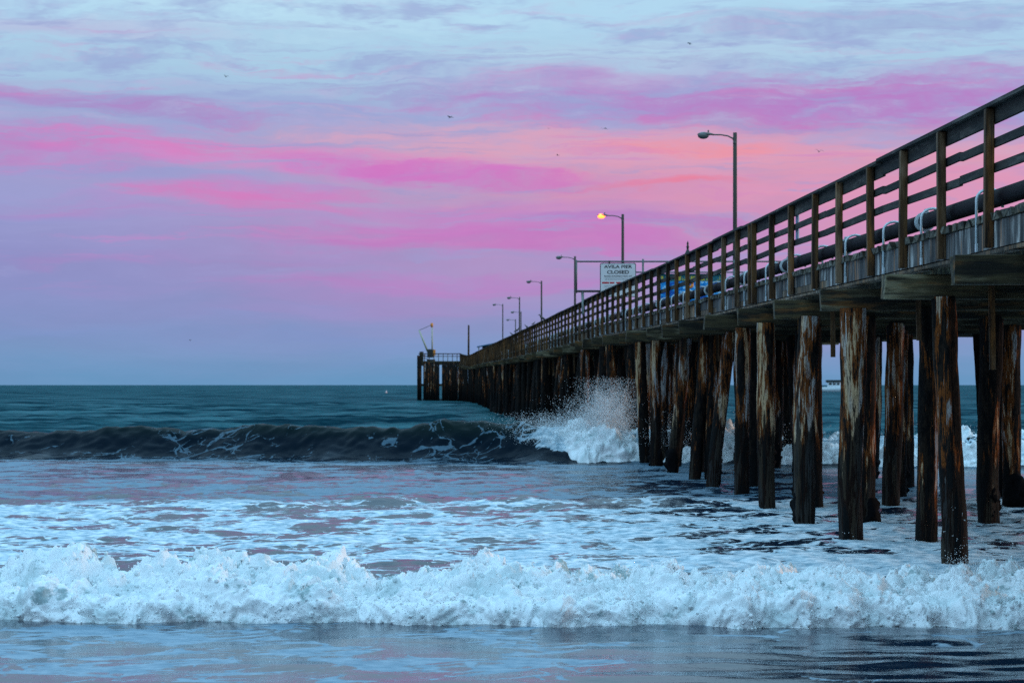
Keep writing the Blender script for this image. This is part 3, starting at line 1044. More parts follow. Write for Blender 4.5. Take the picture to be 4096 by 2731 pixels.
# one doubled post
place('railing_post', post_me, Matrix.Translation(pt(46.9, -0.135, -0.79)))
for side, step in ((0, 4.88), (1, 9.76)):
    u0 = -0.06 if side == 0 else WID + 0.06
    ucap = -0.075 if side == 0 else WID + 0.075
    d = D0
    while d < D1 - 0.5:
        e = min(d + step, D1)
        jz = random.uniform(-0.013, 0.013)
        beam('rail_cap', UB['rail'], pt(d, ucap, -0.020 + jz), pt(e - 0.012, ucap, -0.020 + jz), 0.20, 0.040)
        beam('top_rail', UB['rail'], pt(d, u0, -0.125 + jz), pt(e - 0.012, u0, -0.125 + jz), 0.042, 0.165)
        for h_ in (-0.405, -0.675):
            jj = random.uniform(-0.018, 0.018)
            beam('mid_rail', UB['rail'], pt(d, u0, h_ + jj), pt(e - 0.012, u0, h_ - jj), 0.042, 0.092)
        d = e

# --- pipe along the deck edge with its couplings and hooped straps
PU, PZ, PR = 0.06, -0.972, 0.098
bm = bmesh.new()
bmesh.ops.create_cone(bm, cap_ends=True, segments=18, radius1=1, radius2=1, depth=1, matrix=Matrix.Translation((0, 0.5, 0)) @ Matrix.Rotation(R(90), 4, 'X'))
for f in bm.faces: f.smooth = len(f.verts) == 4
pipe_me = bm_done(bm, 'water_pipe'); pipe_me.materials.append(M_pipe)
bm = bmesh.new()
for yo, rr in ((-0.05, 0.125), (0.05, 0.125)):
    bmesh.ops.create_cone(bm, cap_ends=True, segments=20, radius1=rr, radius2=rr, depth=0.035, matrix=Matrix.Translation((0, yo, 0)) @ Matrix.Rotation(R(90), 4, 'X'))
bm_box(bm, (0.02, 0, 0.135), (0.05, 0.12, 0.05), 0.008)
bm_box(bm, (0.02, 0, -0.135), (0.05, 0.12, 0.05), 0.008)
coup_me = bm_done(bm, 'pipe_coupling'); coup_me.materials.append(M_galv)
bm = bmesh.new()
pts = [(-0.165, 0, -0.53), (-0.165, 0, -0.02)]
for k in range(9):
    a = math.pi - k * math.pi / 8
    pts.append((-0.02 + 0.145 * math.cos(a), 0, 0.005 + 0.118 * math.sin(a)))
pts.append((0.125, 0, -0.08))
bm_tube(bm, pts, 0.017, 8)
bm_box(bm, (-0.165, 0, -0.53), (0.03, 0.06, 0.09), 0.005)
strap_me = bm_done(bm, 'pipe_strap'); strap_me.materials.append(M_galv)
d = 13.0
while d < 380:
    e = min(d + 6.08, 381)
    p, q = pt(d, PU, PZ), pt(e, PU, PZ)
    tdir = (q - p); L = tdir.length; tdir.normalize()
    s_ = tdir.cross(Vector((0, 0, 1))).normalized(); up = s_.cross(tdir)
    M = Matrix(((s_.x * PR, tdir.x * (L - 0.05), up.x * PR, p.x), (s_.y * PR, tdir.y * (L - 0.05), up.y * PR, p.y), (s_.z * PR, tdir.z * (L - 0.05), up.z * PR, p.z), (0, 0, 0, 1)))
    po = place('water_pipe', pipe_me, M)
    cpl = place('pipe_coupling', coup_me, Matrix.Translation(pt(d, PU, PZ)))
    d = e
d = 26.85 - 3.0 * 3 + 0.75
while d < 300:
    place('pipe_strap', strap_me, Matrix.Translation(pt(d + random.uniform(-0.25, 0.25), PU, PZ)))
    d += 2.95

# --- pile caps
cap_meshes = []
for k in range(4):
    bm = bmesh.new()
    vs = bm_box(bm, (0, 0, 0), (WID + 1.25, 0.31, 0.31), 0.014)
    for v in vs:
        v.co += Vector((random.uniform(-0.02, 0.02), random.uniform(-0.006, 0.006), random.uniform(-0.006, 0.006)))
    me = bm_done(bm, 'pile_cap'); me.materials.append(M_cap)
    cap_meshes.append(me)
for i, d in enumerate(bents):
    c = pt(d, WID / 2 + random.uniform(-0.12, 0.08), -1.815)
    place('pile_cap', cap_meshes[i % 4], Matrix.Translation(c) @ Matrix.Rotation(-0.031 + random.uniform(-0.006, 0.006), 4, 'Z'))
    if i < 26:
        # strap boards over the cap and the head of the outer pile
        p = pt(d - 0.185, 0.55 + random.uniform(-0.2, 0.3), -1.62)
        beam('cap_strap', UB['fascia2'], p, p + Vector((0.06, 0, -1.15)), 0.07, 0.05) if False else None
        q = p + Vector((random.uniform(-0.02, 0.05), 0.0, -random.uniform(0.75, 1.25)))
        t_v = (q - p); L = t_v.length; t_v.normalize()
        s_ = Vector((1, 0, 0)); u_ = s_.cross(t_v)
        M = Matrix(((0.075, t_v.x * L, u_.x * 0.04, p.x), (0, t_v.y * L, u_.y * 0.04, p.y), (0, t_v.z * L, u_.z * 0.04, p.z), (0, 0, 0, 1)))
        place('cap_strap', UB['post'], M)


# --- pilings
def pile_mesh(seed, length=7.2, r_top=0.165, r_bot=0.15, seg=18, nr=44):
    rs = np.random.default_rng(seed)
    th = np.linspace(0, 2 * np.pi, seg, endpoint=False)
    zz = -np.linspace(0, length, nr)
    T, Zg = np.meshgrid(th, zz)
    cx = 0.035 * np.sin(Zg * 0.7 + rs.uniform(0, 6)) + 0.012 * np.sin(Zg * 2.1 + rs.uniform(0, 6))
    cy = 0.035 * np.sin(Zg * 0.6 + rs.uniform(0, 6))
    cx -= cx[0]; cy -= cy[0]
    r = r_top + (r_bot - r_top) * (-Zg / length)
    o = rs.uniform(0, 100)
    r = r + 0.026 * pn3(np.cos(T) * 1.4 + o, np.sin(T) * 1.4, Zg * 0.9) + 0.018 * pn3(np.cos(T) * 3.0 + o, np.sin(T) * 3.0 + 9, Zg * 2.2)
    # long splits in the wood
    for _ in range(3):
        a0 = rs.uniform(0, 2 * np.pi); z0 = rs.uniform(-4, 0); lz = rs.uniform(0.6, 1.8)
        da = np.abs((T - a0 + np.pi) % (2 * np.pi) - np.pi)
        r = r - 0.03 * np.exp(-(da / 0.2) ** 2) * np.exp(-((Zg - z0) / lz) ** 2)
    P = np.stack([cx + r * np.cos(T), cy + r * np.sin(T), Zg], -1)
    V = P.reshape(-1, 3)
    idx = np.arange(nr * seg).reshape(nr, seg)
    nx_ = np.roll(idx, -1, 1)
    F = np.stack([idx[:-1], nx_[:-1], nx_[1:], idx[1:]], -1).reshape(-1, 4)[:, ::-1]
    me = tri_mesh('piling', V, F, True)
    me.materials.append(M_pile)
    return me


pile_shade = []
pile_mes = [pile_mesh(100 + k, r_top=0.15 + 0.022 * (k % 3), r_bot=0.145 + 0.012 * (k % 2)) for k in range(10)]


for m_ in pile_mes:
    m2 = m_.copy(); m2.materials.clear(); m2.materials.append(M_pile_shade); pile_shade.append(m2)  # same piles in the darker copy with painted-in shade, for far bents


def clump_mesh(seed):
    th = np.linspace(0, 2 * np.pi, 20, endpoint=False)
    zz = np.linspace(-0.34, 0.36, 12)
    T, Zg = np.meshgrid(th, zz)
    lump = np.abs(pn3(np.cos(T) * 2.2 + seed * 9, np.sin(T) * 2.2, Zg * 6.0)) * 0.16 + np.abs(pn3(np.cos(T) * 5 + seed, np.sin(T) * 5, Zg * 14.0)) * 0.07
    side = 0.45 + 0.55 * np.cos(T - seed)
    r = 0.115 + (lump * 1.2 - 0.01) * (0.35 + 1.1 * side) * np.sqrt(np.clip(1 - (Zg / 0.37) ** 2, 0, 1))
    r[0] = 0.06; r[-1] = 0.06
    V = np.stack([r * np.cos(T), r * np.sin(T), Zg], -1).reshape(-1, 3)
    idx = np.arange(240).reshape(12, 20); nx_ = np.roll(idx, -1, 1)
    F = np.stack([idx[:-1], nx_[:-1], nx_[1:], idx[1:]], -1).reshape(-1, 4)
    return tri_mesh('mussel_clump', V, F)


clump_mes = [clump_mesh(k) for k in range(3)]
for m_ in clump_mes: m_.materials.append(M_mussel)

GAPS = [(3664, 3698), (3876, 3918), (3318, 3340), (2903, 2922)]
outer = {0: 0.42, 1: 0.30, 2: -0.09, 3: -0.10, 4: -0.10, 5: 0.02, 6: 0.12, 7: 0.15}
o_lean = {0: 0.0, 1: 0.12, 2: 0.02, 3: -0.10, 4: -0.04, 5: -0.12, 6: -0.34, 7: -0.28}
inner = {-3: [2.2, 4.4, 6.0], -2: [2.1, 4.2, 6.1], -1: [2.0, 4.3, 6.0], 0: [2.3, 4.4, 6.1], 1: [2.2, 4.2, 6.2], 2: [1.02, 3.3, 6.1], 3: [0.95, 2.95, 5.0, 6.2], 4: [0.75, 2.2, 4.5, 6.2], 5: [1.3, 2.35, 3.26, 4.35, 5.5],
         6: [1.0, 2.2, 3.3, 4.42, 5.35, 6.15]}
pile_list = []
for i, d in enumerate(bents):
    n = i - 3
    r_ = random.Random(500 + n)
    us = [(outer.get(n, r_.uniform(-0.05, 0.25)), o_lean.get(n, r_.choice([-0.3, -0.1, 0.0, 0.05, 0.1, -0.38])))]
    if n in inner:
        us += [(u, r_.uniform(-0.12, 0.12)) for u in inner[n]]
    else:
        for u in ([0.9, 1.7, 2.5, 3.4, 4.3, 5.2, 6.1] if n < 15 else [1.0, 2.0, 3.0, 4.1, 5.1, 6.1] if n % 3 else [0.9, 1.8, 3.1, 4.4, 6.1]):
            us.append((u + r_.uniform(-0.25, 0.25), r_.uniform(-0.22, 0.22)))
    for j, (u, lean) in enumerate(us):
        x, z = rail(d)
        if 6 < n < 24 and j > 0:
            for _ in range(60):
                hw = 0.19 * FPX / d
                tpx, bpx = px_of(x + u - lean, d), px_of(x + u, d)
                lo_, hi_ = min(tpx, bpx) - hw, max(tpx, bpx) + hw
                if any(lo_ < gb and hi_ > ga for ga, gb in GAPS):
                    u = r_.uniform(0.6, 6.1); lean = r_.uniform(-0.1, 0.1)
                else:
                    break
        pile_list.append((d, x + u, z - 1.965, lean, r_.uniform(-0.25, 0.25), n, j))
for (d, xb, zt, lean, ly, n, j) in pile_list:
    if n < 14:
        dd2 = ((XX - xb) / 0.36) ** 2 + ((YY - d) / 0.55) ** 2
        wk = ((XX - xb - 0.3) / 0.5) ** 2 + ((YY - d + 0.9) / 0.9) ** 2
        cover += 0.55 * np.exp(-dd2) + 0.22 * np.exp(-wk)
fattr(sea_me, 'cover', np.clip(cover, 0, 1))
far_piles = []
for k, (d, xb, zt, lean, ly, n, j) in enumerate(pile_list):
    H = zt - 0.0
    top = Vector((xb - lean, d + 0.0, zt + 0.03))
    ax = math.atan2(-lean, H)
    rot = Matrix.Rotation(ax, 4, 'Y') @ Matrix.Rotation(math.atan2(ly * 0.5, H), 4, 'X') @ Matrix.Rotation(random.uniform(0, 6.28), 4, 'Z')
    if k < 300:
        po = place('piling', (pile_mes if n < 16 or (k % 6 == 0 and n < 30) else pile_shade)[(k * 7 + n) % 10], Matrix.Translation(top) @ rot)
        if n >= 0 and n < 22 and random.random() < (0.75 if j else 0.5) and not (n in (1, 2) and j == 0):
            cm = link('mussel_clump', random.choice(clump_mes))
            cm.parent = po
            cm.matrix_basis = rot.inverted() @ Matrix.Translation((lean * (H - 0.25) / H, 0, -(H - random.uniform(0.08, 0.4)))) @ Matrix.Rotation(random.uniform(0, 6), 4, 'Z') @ Matrix.Scale(random.uniform(0.85, 1.25), 4)
    else:
        far_piles.append((top, Vector((xb, d, -1.5)), 0.31, 0.31))

# --- end platform
EX0, EX1, EY0, EY1 = -14.5, 3.2, 385.0, 432.0
EZ = CAMZ + 4.86
pb = []
for k in range(14):
    y0 = EY0 + k * 3.3
    beam('platform_deck', UB['plank'], Vector((EX0 - 0.1, y0 + 1.65, EZ - 1.205)), Vector((EX1 + 0.1, y0 + 1.65, EZ - 1.205)), 3.28, 0.085)
beam('fascia_board', UB['cap'], Vector((EX0 - 0.1, EY0 - 0.03, EZ - 1.50)), Vector((EX1, EY0 - 0.03, EZ - 1.50)), 0.12, 0.5)
beam('fascia_board', UB['cap'], Vector((EX0 - 0.06, EY0 + 0.1, EZ - 1.50)), Vector((EX0 - 0.06, EY1, EZ - 1.50)), 0.12, 0.5)
beam('fender_wale', UB['cap'], Vector((EX0, EY0 - 0.2, 2.3)), Vector((-7.6, EY0 - 0.2, 2.3)), 0.15, 0.35)
xk = EX0 + 0.2
while xk < -7.9:
    place('railing_post', post_me, Matrix.Translation((xk, EY0, EZ - 0.79)))
    xk += 0.72
for h_, hh_ in ((-0.03, 0.14), (-0.42, 0.09)):
    beam('top_rail', UB['rail'], Vector((EX0, EY0 + 0.09, EZ + h_)), Vector((-7.9, EY0 + 0.09, EZ + h_)), 0.06, hh_)
    beam('top_rail', UB['rail'], Vector((EX0, EY0 + 0.2, EZ + h_)), Vector((EX0, EY1, EZ + h_)), 0.06, hh_)
PGAP = [(-14.05, 0.20), (-11.07, 0.03)]
for yk in np.arange(EY0 + 0.5, EY1, 3.6):
    for xk in np.arange(EX0 + 0.15, EX1, 1.55):
        if any(abs(xk - g0 * yk / 385.0) < hw_ + 0.32 for g0, hw_ in PGAP):
            continue
        far_piles.append((Vector((xk + random.uniform(-0.15, 0.15), yk, EZ - 1.7)), Vector((xk + random.uniform(-0.2, 0.2), yk, -1.5)), 0.36, 0.36))
for xk in np.arange(EX0 + 0.9, -7.6, 0.36):
    if any(abs(xk - g0) < hw_ + 0.16 for g0, hw_ in PGAP): continue
    far_piles.append((Vector((xk, EY0 - 0.35, EZ - 1.35)), Vector((xk, EY0 - 0.35, -1.5)), 0.34, 0.34))
for xk in (EX0 - 0.05, EX0 + 0.28):
    far_piles.append((Vector((xk, EY0 - 0.4, EZ - 0.3)), Vector((xk, EY0 - 0.4, -1.5)), 0.36, 0.36))
beam('fender_pile', UB['cap'], Vector((EX0 + 0.15, EY0 - 0.35, EZ - 0.7)), Vector((EX0 + 0.75, EY0 - 0.35, EZ - 0.7)), 0.4, 2.0)
joined('distant_pilings', far_piles, M_pile_shade)


# ------------------------------------------------------------------ street lamps
def lamp_meshes(lit):
    H = 8.6
    bm = bmesh.new()
    bm_tube(bm, [(0, 0, -0.3), (0, 0, H * 0.5), (0, 0, H)], [0.105, 0.09, 0.082], 12)
    pole = bm_done(bm, 'lamp_pole'); pole.materials.append(M_lpole)
    bm = bmesh.new()
    pts = [(0, 0, H - 0.42), (-0.10, 0, H - 0.24), (-0.30, 0, H - 0.14), (-0.60, 0, H - 0.09), (-0.95, 0, H - 0.09)]
    bm_tube(bm, pts, [0.035, 0.033, 0.03, 0.03, 0.03], 8)
    bm_box(bm, (-0.02, 0, H - 0.42), (0.12, 0.2, 0.10), 0.01)
    arm = bm_done(bm, 'lamp_arm'); arm.materials.append(M_lamp)
    # cobra head
    bm = bmesh.new()
    bmesh.ops.create_uvsphere(bm, u_segments=16, v_segments=10, radius=1.0)
    for v in bm.verts:
        x, y, z = v.co
        taper = 0.62 + 0.38 * (1 - x) / 2 * 1.35 if x > -0.2 else 1.0
        v.co = Vector((x * 0.37, y * 0.17 * min(1, taper), (z * (0.115 if z > 0 else 0.045)) * min(1.0, taper)))
        v.co += Vector((-1.22, 0, H - 0.085))
    for f in bm.faces: f.smooth = True
    bmesh.ops.create_cone(bm, cap_ends=True, segments=8, radius1=0.035, radius2=0.03, depth=0.09, matrix=Matrix.Translation((-1.12, 0, H + 0.06)))
    head = bm_done(bm, 'lamp_head'); head.materials.append(M_lamp)
    bm = bmesh.new()
    bmesh.ops.create_uvsphere(bm, u_segments=14, v_segments=10, radius=1.0, matrix=Matrix.Translation((-1.33, 0, H - 0.12)) @ Matrix.Diagonal((0.24, 0.17, 0.15, 1)))
    for f in bm.faces: f.smooth = True
    lens = bm_done(bm, 'lamp_lens'); lens.materials.append(M_lit if lit else M_glass)
    return pole, arm, head, lens


L_off = lamp_meshes(False)
L_on = lamp_meshes(True)
# (picture x, picture y of the pole top, depth, lit, label)
LAMPS = [
    (2940, 531, 104, False, 'nearest and tallest unlit street lamp rising above the pier railing'),
    (2491, 857, 154, True, 'only glowing street lamp, orange light above the white sign'),
    (2300, 1025, 204, False, 'unlit street lamp at the left end of the sign frame'),
    (2166, 1123, 257, False, 'unlit street lamp next farther out beyond the sign frame'),
    (2078, 1188, 310, False, 'unlit street lamp standing in line before a shorter, thicker looking pole'),
    (2084, 1246, 379, False, 'unlit street lamp half hidden behind a nearer lamp pole'),
    (2011, 1216, 385, False, 'unlit street lamp standing beside the blue roofed shelter'),
    (2062, 1277, 425, False, 'smallest unlit street lamp, farthest out on the pier'),
]
for X_, Y_, d, lit, lab in LAMPS:
    x = (X_ - 2048) * d / FPX
    zt = CAMZ + (1539 - Y_) * d / FPX
    zb = zt - 8.6
    root = empty('street_lamp', (x, d, zb), lab, 'street lamp', 'street lamps along the far side of the pier')
    for nm, me in zip(('lamp_pole', 'lamp_arm', 'lamp_head', 'lamp_lens'), (L_on if lit else L_off)):
        link(nm, me, None, root)

# bare wooden post near the end of the pier
bm = bmesh.new()
bm_tube(bm, [(0, 0, 0), (0.02, 0, 3.0), (0.03, 0, 6.0)], [0.17, 0.16, 0.14], 10)
bp = link('wooden_post', bm_done(bm, 'wooden_post'), M_post)
bp.location = ((1874 - 2048) * 398 / FPX, 398, EZ - 1.17)
bp.scale.z = (CAMZ + (1539 - 1300) * 398 / FPX - (EZ - 1.17)) / 6.0
tag(bp, 'bare upright post without a lamp near the end of the pier', 'post')

# ------------------------------------------------------------------ gate frame and the sign hung on it
GD = 97.0


def gp(X_, Y_, d=GD):
    return Vector(((X_ - 2048) * d / FPX, d, CAMZ + (1539 - Y_) * d / FPX))


M_frame = plain('frame_steel', (0.11, 0.125, 0.115), 0.5, 0.3, 0.3, 8.0)
M_beam = plain('frame_timber', (0.04, 0.036, 0.03), 0.8, 0.0, 0.35, 6.0)
gx, gz = rail(GD)
gate = empty('gate_frame', (gx + WID / 2, GD, gz - 1.17), 'thin steel gate frame reaching across the pier behind the railing', 'gate frame')
GO = gate.location.copy()


def gpart(name, pts, r, mat, seg=8):
    bm = bmesh.new()
    bm_tube(bm, [p - GO for p in pts], r, seg)
    return link(name, bm_done(bm, name), mat, gate)


zdeck = gz - 1.17
gpart('top_bar', [gp(2306, 1046), gp(3290, 1046)], 0.032, M_frame)
gpart('middle_bar', [gp(2400, 1089), gp(3290, 1089)], 0.028, M_frame)
gpart('upright', [gp(2572, 1036), Vector((gp(2572, 0).x, GD, zdeck))], 0.04, M_frame)
gpart('upright', [gp(3290, 1036), Vector((gp(3290, 0).x, GD, zdeck))], 0.04, M_frame)
gpart('upright', [gp(2936, 1040), Vector((gp(2936, 0).x, GD, zdeck))], 0.04, M_frame)
gpart('upright', [gp(2306, 1040), gp(2306, 1172)], 0.03, M_frame)
bm = bmesh.new()
a_, c_ = gp(2303, 1165) - GO, gp(2560, 1165) - GO
bm_box(bm, (a_ + c_) / 2, ((c_ - a_).length, 0.10, 0.085), 0.008)
link('lower_beam', bm_done(bm, 'lower_beam'), M_beam, gate)
bm = bmesh.new()
p0, p1 = gp(2330, 1168), Vector((rail(GD - 1.5)[0] - 0.30, GD - 1.5, rail(GD - 1.5)[1] - 0.62))
bm_tube(bm, [p0 - GO, p1 - GO], 0.055, 4)
link('brace', bm_done(bm, 'brace'), M_frame, gate)

# sign
M_white = plain('sign_white', (0.76, 0.68, 0.66), 0.5, 0.0, 0.12, 5.0)
M_black = plain('sign_black', (0.012, 0.012, 0.014), 0.5, 0.0, 0.2, 5.0)
M_red = plain('sign_red', (0.55, 0.012, 0.02), 0.5, 0.0, 0.2, 5.0)
M_grey = plain('sign_grey', (0.22, 0.23, 0.23), 0.6, 0.0, 0.2, 5.0)
SD = GD - 0.16
s0, s1 = gp(2400, 1052, SD), gp(2544, 1188, SD)
sw, sh = s1.x - s0.x, s0.z - s1.z
sign = empty('pier_closed_sign', ((s0.x + s1.x) / 2, SD, s1.z), 'white sign with black lettering saying the pier is closed', 'sign')


def rrect(w, h, r, y0, y1):
    bm = bmesh.new()
    vs = []
    for cx, cz, a0 in ((w / 2 - r, h - r, 0), (-w / 2 + r, h - r, 90), (-w / 2 + r, r, 180), (w / 2 - r, r, 270)):
        for k in range(5):
            a = R(a0 + k * 22.5)
            vs.append(bm.verts.new((cx + r * math.cos(a), y0, cz + r * math.sin(a))))
    f = bm.faces.new(vs)
    e = bmesh.ops.extrude_face_region(bm, geom=[f])
    for v in e['geom']:
        if isinstance(v, bmesh.types.BMVert): v.co.y = y1
    return bm


link('sign_border', bm_done(rrect(sw, sh, 0.07, -0.004, 0.03), 'sign_border'), M_black, sign)
fm_ = link('sign_face', bm_done(rrect(sw - 0.055, sh - 0.055, 0.055, -0.010, 0.0), 'sign_face'), M_white, sign)
fm_.location.z = 0.0275


def letters(txt, size, x, z, mat, bold=0.0, wide=None, parent=None, y=-0.012, name='sign_lettering'):
    cu = bpy.data.curves.new('t', 'FONT')
    cu.body = txt
    cu.size = size
    cu.align_x = 'CENTER'
    cu.align_y = 'CENTER'
    cu.extrude = 0.003
    cu.offset = bold
    to = bpy.data.objects.new('t', cu)
    C.objects.link(to)
    bpy.context.view_layer.update()
    me = bpy.data.meshes.new_from_object(to.evaluated_get(bpy.context.evaluated_depsgraph_get()))
    bpy.data.objects.remove(to)
    me.materials.clear()
    xs = [v.co.x for v in me.vertices]
    k = wide / (max(xs) - min(xs)) if wide else 1.0
    for v in me.vertices:
        v.co = Vector((v.co.x * k + x, y - v.co.z, v.co.y + z))
    return link(name, me, mat, parent)


def sz(Y_):
    return gp(0, Y_, SD).z - s1.z


letters('AVILA PIER', 0.165, 0, sz(1067), M_black, 0.004, 1.10, sign)
letters('CLOSED', 0.185, 0, sz(1089), M_black, 0.005, 0.86, sign)
letters('MORE INFORMATION AT', 0.068, 0, sz(1105), M_black, 0.001, 1.08, sign)
for Yp, w_, h_, m_, x_ in [(1113, 1.05, 0.012, M_grey, 0), (1118, 1.05, 0.012, M_grey, 0), (1131, 0.27, 0.062, M_red, -0.49), (1131, 0.18, 0.062, M_red, -0.235), (1131, 0.20, 0.062, M_red, 0.03),
                           (1131, 0.34, 0.062, M_red, 0.36), (1143, 1.1, 0.012, M_grey, 0), (1149, 1.1, 0.012, M_grey, 0), (1156, 1.0, 0.012, M_grey, 0)]:
    box_part('printed_line', (x_, -0.012, sz(Yp)), (w_, 0.004, h_), m_, sign)
box_part('sign_hook', (gp(2437, 0, SD).x - sign.location.x, 0.05, sh + 0.03), (0.055, 0.16, 0.12), M_beam, sign, 0.006)

# ------------------------------------------------------------------ blue mural banner on the gate
M_ban, t, b, o = new_mat('banner_print')
tcn = t.n.new('ShaderNodeTexCoord')
gxy = t.sep(tcn.outputs['Generated'])
n1 = t.noise(t.comb(t.math('MULTIPLY', gxy[0], 9.0), 0.0, t.math('MULTIPLY', gxy[2], 5.0)), 1.0, 4.0, 0.6, 0.5)
n2 = t.noise(t.comb(t.math('MULTIPLY', gxy[0], 26.0), 3.0, t.math('MULTIPLY', gxy[2], 2.0)), 1.0, 3.0, 0.6)
cb = t.mix(t.smooth(n1, 0.40, 0.56), (0.006, 0.13, 0.50, 1), (0.02, 0.42, 0.78, 1))
cb = t.mix(t.smooth(n1, 0.55, 0.66), cb, (0.60, 0.80, 0.92, 1))
hd = t.mix(t.math('MULTIPLY', t.smooth(n2, 0.50, 0.56), t.math('MULTIPLY', t.smooth(gxy[2], 0.76, 0.78), t.smooth(gxy[2], 0.93, 0.91))), (0.03, 0.20, 0.24, 1), (0.62, 0.55, 0.10, 1))
cb = t.mix(t.smooth(gxy[2], 0.735, 0.745), cb, hd)
t.l.new(cb, b.inputs['Base Color'])
b.inputs['Roughness'].default_value = 0.5
b0, b1 = gp(2632, 1095, GD - 0.08), gp(2904, 1212, GD - 0.08)
bm = bmesh.new()
nxs, nzs = 24, 8
gv = [[bm.verts.new((b0.x + (b1.x - b0.x) * i / nxs, GD - 0.08 + 0.012 * math.sin(i * 1.1 + j), b1.z + (b0.z - b1.z) * j / nzs)) for i in range(nxs + 1)] for j in range(nzs + 1)]
for j in range(nzs):
    for i in range(nxs):
        bm.faces.new((gv[j][i], gv[j][i + 1], gv[j + 1][i + 1], gv[j + 1][i])).smooth = True
bmesh.ops.solidify(bm, geom=bm.faces[:], thickness=0.012)
ban = link('printed_banner', bm_done(bm, 'printed_banner'), M_ban)
tag(ban, 'bright blue printed banner with yellow lettering behind the railing', 'banner')

# ------------------------------------------------------------------ ornamental lantern post
LD = 92.0
lx = (2751 - 2048) * LD / FPX
lz = rail(LD)[1] - 1.17
M_yel = plain('yellow_paint', (0.66, 0.42, 0.10), 0.5, 0.0, 0.2, 6.0)
M_org = plain('orange_paint', (0.75, 0.24, 0.03), 0.5, 0.0, 0.25, 9.0)
M_blk = plain('black_iron', (0.02, 0.022, 0.02), 0.5, 0.2, 0.3, 9.0)
lp = empty('lantern_post', (lx, LD, lz), 'yellow post with a black pointed finial rising above the railing', 'post')
bm = bmesh.new()
bm_tube(bm, [(0, 0, 0), (0, 0, 2.58)], 0.055, 12)
link('yellow_shaft', bm_done(bm, 'yellow_shaft'), M_yel, lp)
bm = bmesh.new()
prof = [(0.10, 2.50), (0.125, 2.56), (0.125, 2.66), (0.11, 2.72), (0.075, 2.80), (0.045, 2.86), (0.04, 2.93), (0.062, 2.97), (0.04, 3.01), (0.03, 3.06), (0.045, 3.10), (0.02, 3.15), (0.004, 3.20)]
bm_tube(bm, [(0, 0, z) for r, z in prof], [r for r, z in prof], 12)
link('finial', bm_done(bm, 'finial'), M_blk, lp)
bm = bmesh.new()
ring = []
for k in range(15):
    a = k * 2 * math.pi / 14
    ring.append((0.11 * math.cos(a) + 0.06, -0.10, 1.58 + 0.11 * math.sin(a)))
bm_tube(bm, ring, 0.05, 8)
link('orange_ring', bm_done(bm, 'orange_ring'), M_org, lp)

# narrow blue board on the railing
M_blu = plain('blue_board', (0.10, 0.22, 0.42), 0.5, 0.0, 0.4, 14.0)
bd = 41.7
p = pt(bd, -0.01, -0.42)
nb = empty('narrow_board', (p.x, bd, p.z - 0.26), 'narrow upright blue board fixed behind the railing', 'board')
box_part('blue_panel', (0.0, 0, 0.26), (0.022, 0.36, 0.52), M_blu, nb, 0.004)
box_part('white_edge', (-0.004, -0.20, 0.26), (0.02, 0.035, 0.52), M_white, nb, 0.003)

# ------------------------------------------------------------------ blue roofed shelter far out on the deck
SHD = 350.0
shz = rail(SHD)[1] - 1.17
M_broof = plain('blue_roof', (0.012, 0.13, 0.24), 0.5, 0.0, 0.2, 2.0)
M_wallw = plain('shelter_wall', (0.33, 0.33, 0.30), 0.7, 0.0, 0.2, 2.0)
sx0, sx1 = (1908 - 2048) * SHD / FPX, (2006 - 2048) * SHD / FPX
sh_ = empty('shelter', ((sx0 + sx1) / 2, SHD, shz), 'small shelter with a sloping blue roof near the end of the pier', 'shelter')
zL, zR = CAMZ + (1539 - 1386) * SHD / FPX - shz, CAMZ + (1539 - 1366) * SHD / FPX - shz
hw = (sx1 - sx0) / 2
bm = bmesh.new()
for (x, z) in ((-hw, zL), (hw, zR)):
    pass
vs = [bm.verts.new(c) for c in [(-hw, -1.8, zL - 0.12), (hw, -1.8, zR - 0.12), (hw, 1.8, zR - 0.12), (-hw, 1.8, zL - 0.12), (-hw, -1.8, zL), (hw, -1.8, zR), (hw, 1.8, zR), (-hw, 1.8, zL)]]
for f in ((0, 3, 2, 1), (4, 5, 6, 7), (0, 1, 5, 4), (1, 2, 6, 5), (2, 3, 7, 6), (3, 0, 4, 7)):
    bm.faces.new([vs[i] for i in f])
link('shelter_roof', bm_done(bm, 'shelter_roof'), M_broof, sh_)
bm = bmesh.new()
vs = [bm.verts.new(c) for c in [(-hw + 0.75, -1.5, 0), (hw - 0.2, -1.5, 0), (hw - 0.2, -1.5, zR - 0.15), (-hw + 0.75, -1.5, zL - 0.02)]]
bm.faces.new(vs)
bmesh.ops.solidify(bm, geom=bm.faces[:], thickness=0.12)
link('blue_front', bm_done(bm, 'blue_front'), M_broof, sh_)
for xx in (-hw + 0.25, hw - 0.1):
    for yy in (-1.6, 1.6):
        box_part('shelter_post', (xx, yy, zL / 2), (0.12, 0.12, zL - 0.1), M_wallw, sh_, 0.01)

# ------------------------------------------------------------------ jib crane on the end platform
CD = 388.0


def cp(X_, Y_, d=CD):
    return Vector(((X_ - 2048) * d / FPX, d, CAMZ + (1539 - Y_) * d / FPX))


